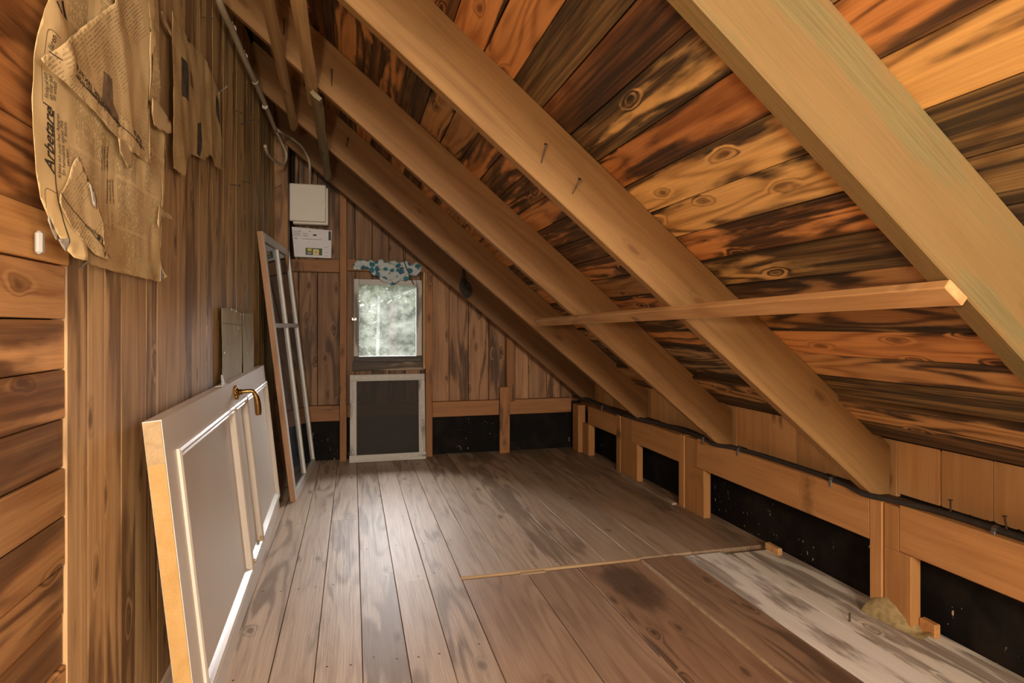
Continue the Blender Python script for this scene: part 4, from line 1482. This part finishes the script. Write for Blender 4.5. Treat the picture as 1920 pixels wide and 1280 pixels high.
text_on(sheet2, 'Kardt', (262, 262), (244, 240), .012, np2, .01, .1)
text_on(sheet2, 'Blå', (262, 274), (250, 256), .011, np2, .012, .1)
line_on(sheet2, [(130, 140), (160, 170), (200, 212), (235, 248), (268, 280)], .0024, np2)
line_on(sheet2, [(83, 95), (104, 112)], .002, np2)
PHOTO = plain('faded_halftone', (.17, .12, .075), .85, var=.9, scale=45, dark=(.30, .20, .11), spec=.1)
PHOTOD = plain('dark_halftone', (.055, .045, .035), .85, var=.7, scale=30, dark=(.12, .09, .06), spec=.1)
patch_on(sheet2, [(188, 132), (205, 148), (208, 195), (220, 222), (218, 230), (200, 212), (184, 195)], PHOTO, np2)
sheet2b = Paper([(120, 345), (138, 300), (146, 292), (150, 300), (165, 340), (172, 355), (178, 380), (186, 412), (188, 440), (187, 466), (202, 488), (196, 487), (172, 477), (150, 455), (126, 425), (100, 378), (104, 360)], PAPERX + .019, .007, 14.0)
np3 = paper_obj(sheet2b, 'newspaper_page', newsprint('small_newspaper_print', (.68, .51, .27), (.58, .41, .20), rot=-.66, row=.0075, colw=.11, ink=.45, seed=.5),
                'leaf-shaped newspaper scrap stuck on the lower half of the large page', 'newspaper')
line_on(sheet2b, [(103, 360), (130, 392), (160, 428), (186, 463)], .0022, np3)
text_on(sheet2b, 'Landstingsanställda', (186, 446), (153, 418), .008, np3, .006, 0, INK2)
patch_on(sheet2b, [(176, 438), (181, 441), (180, 452), (175, 447)], INK, np3, name='printed_emblem')
# small torn flaps on the large page
for px, mt, xo, nm in [([(282, 178), (300, 200), (316, 230), (317, 248), (310, 250), (300, 244), (286, 235), (280, 210)], TORN, .030, 'torn_flap'),
                       ([(211, 258), (236, 268), (243, 300), (240, 312), (232, 316), (225, 300), (216, 285)], TORN, .016, 'torn_flap'),
                       ([(294, 385), (303, 395), (320, 404), (320, 412), (308, 407), (297, 412), (293, 430), (289, 420)], TORN, .018, 'torn_flap'),
                       ([(83, 402), (92, 420), (104, 448), (98, 449), (90, 432), (82, 412)], BLUEWHITE, .03, 'curled_corner'),
                       ([(103, 447), (127, 446), (128, 453), (120, 472), (111, 461)], BLUEWHITE, .03, 'curled_corner'),
                       ([(160, 343), (168, 356), (173, 368), (176, 392), (168, 382), (164, 362)], BLUEWHITE, .028, 'curled_corner'),
                       ([(295, 500), (304, 517), (302, 522), (292, 527)], BLUEWHITE, .036, 'curled_corner')]:
    paper_obj(Paper(px, PAPERX + xo, .006, 30 + px[0][0]), nm, mt, parent=np1)
sheet4 = Paper([(320, 20), (324, 30), (345, 62), (352, 78), (382, 108), (388, 130), (405, 162), (409, 175), (409, 240), (413, 318), (400, 312), (396, 300), (388, 290), (378, 300), (368, 294), (356, 288), (348, 300), (345, 312), (340, 330), (322, 315),
                (320, 285), (321, 200), (319, 100)], XL + .014, .006, 20.0)
np4 = paper_obj(sheet4, 'newspaper_page', NEWS3, 'dim torn newspaper page with dark pictures further along the plank wall', 'newspaper')
patch_on(sheet4, [(333, 105), (344, 118), (347, 190), (335, 178)], PHOTOD, np4)
patch_on(sheet4, [(350, 130), (357, 142), (359, 168), (350, 158)], PHOTO, np4)
patch_on(sheet4, [(366, 232), (373, 228), (375, 262), (371, 294), (366, 288)], PHOTOD, np4)
patch_on(sheet4, [(400, 175), (406, 188), (407, 235), (401, 210)], PHOTOD, np4)
line_on(sheet4, [(382, 112), (378, 170), (371, 230)], .003, np4, TORN)
strip = paper_obj(Paper([(298, 20), (303, 22), (313, 42), (320, 60), (320, 70), (311, 55), (303, 34)], XL + .012, .004, 44), 'paper_strip', TORN, 'thin torn strip of paper left of the dim newspaper page', 'paper')
cb = Paper([(414, 577), (433, 577), (452, 585), (452, 640), (452, 720), (415, 735), (414, 660)], XL + .006, .004, 50)
cbo = paper_obj(cb, 'cardboard_sheet', CARDBOARD, 'greyish creased cardboard sheet tacked to the wall above the white door', 'cardboard')
line_on(cb, [(415, 606), (452, 609)], .004, cbo, plain('cardboard_crease', (.24, .19, .11), .9), name='crease')
cb2 = Paper([(453.5, 585), (473, 586), (474, 640), (475, 700), (455, 715)], XL + .008, .003, 55)
cbo2 = paper_obj(cb2, 'cardboard_sheet', CARDBOARD, 'narrow cardboard strip tacked right beside the wider creased sheet', 'cardboard')
for pp, par, pts_ in ((cb, cbo, [(432, 580), (440, 583), (449, 589), (417, 661), (444, 615)]), (cb2, cbo2, [(461, 661)])):
    for u, v in pts_:
        q = on_x(u, v, pp.x0)
        bm = bmesh.new()
        bmesh.ops.create_uvsphere(bm, u_segments=8, v_segments=5, radius=.005, matrix=Matrix.Translation((pp.x(q.y, q.z) + .002, q.y, q.z)) @ Matrix.Diagonal((.4, 1, 1, 1)))
        put('tack', mesh_from(bm, 'tack', True), WHITE_DOT, par)
# white plastic peg and nails on the left wall
q = on_x(82, 455, XL + .012)
pg = put('wall_peg', box_mesh(-.012, .0, -.008, .008, -.02, .02, .004), plain('white_plastic', (.38, .36, .33), .5), None, Matrix.Translation(q))
tag(pg, 'small white plastic peg on the plank left of the large newspaper page', 'peg')
for (u, v), d, L in [((378, 32), (.5, -.5, -.25), .075), ((405, 178), (.7, -.3, .5), .06), ((436, 205), (.8, -.4, -.4), .05), ((452, 233), (.9, -.6, .15), .08), ((432, 345), (.8, -.5, -.2), .05),
                     ((455, 340), (.8, -.5, -.2), .04), ((150, 503), (.7, -.3, .6), .03), ((515, 352), (.8, -.3, .3), .05), ((540, 122), (.8, -.4, .0), .06), ((548, 142), (.8, -.4, .1), .06)]:
    nail(on_x(u, v, XL - .004), d, L, .0022, STEEL, wall_left)
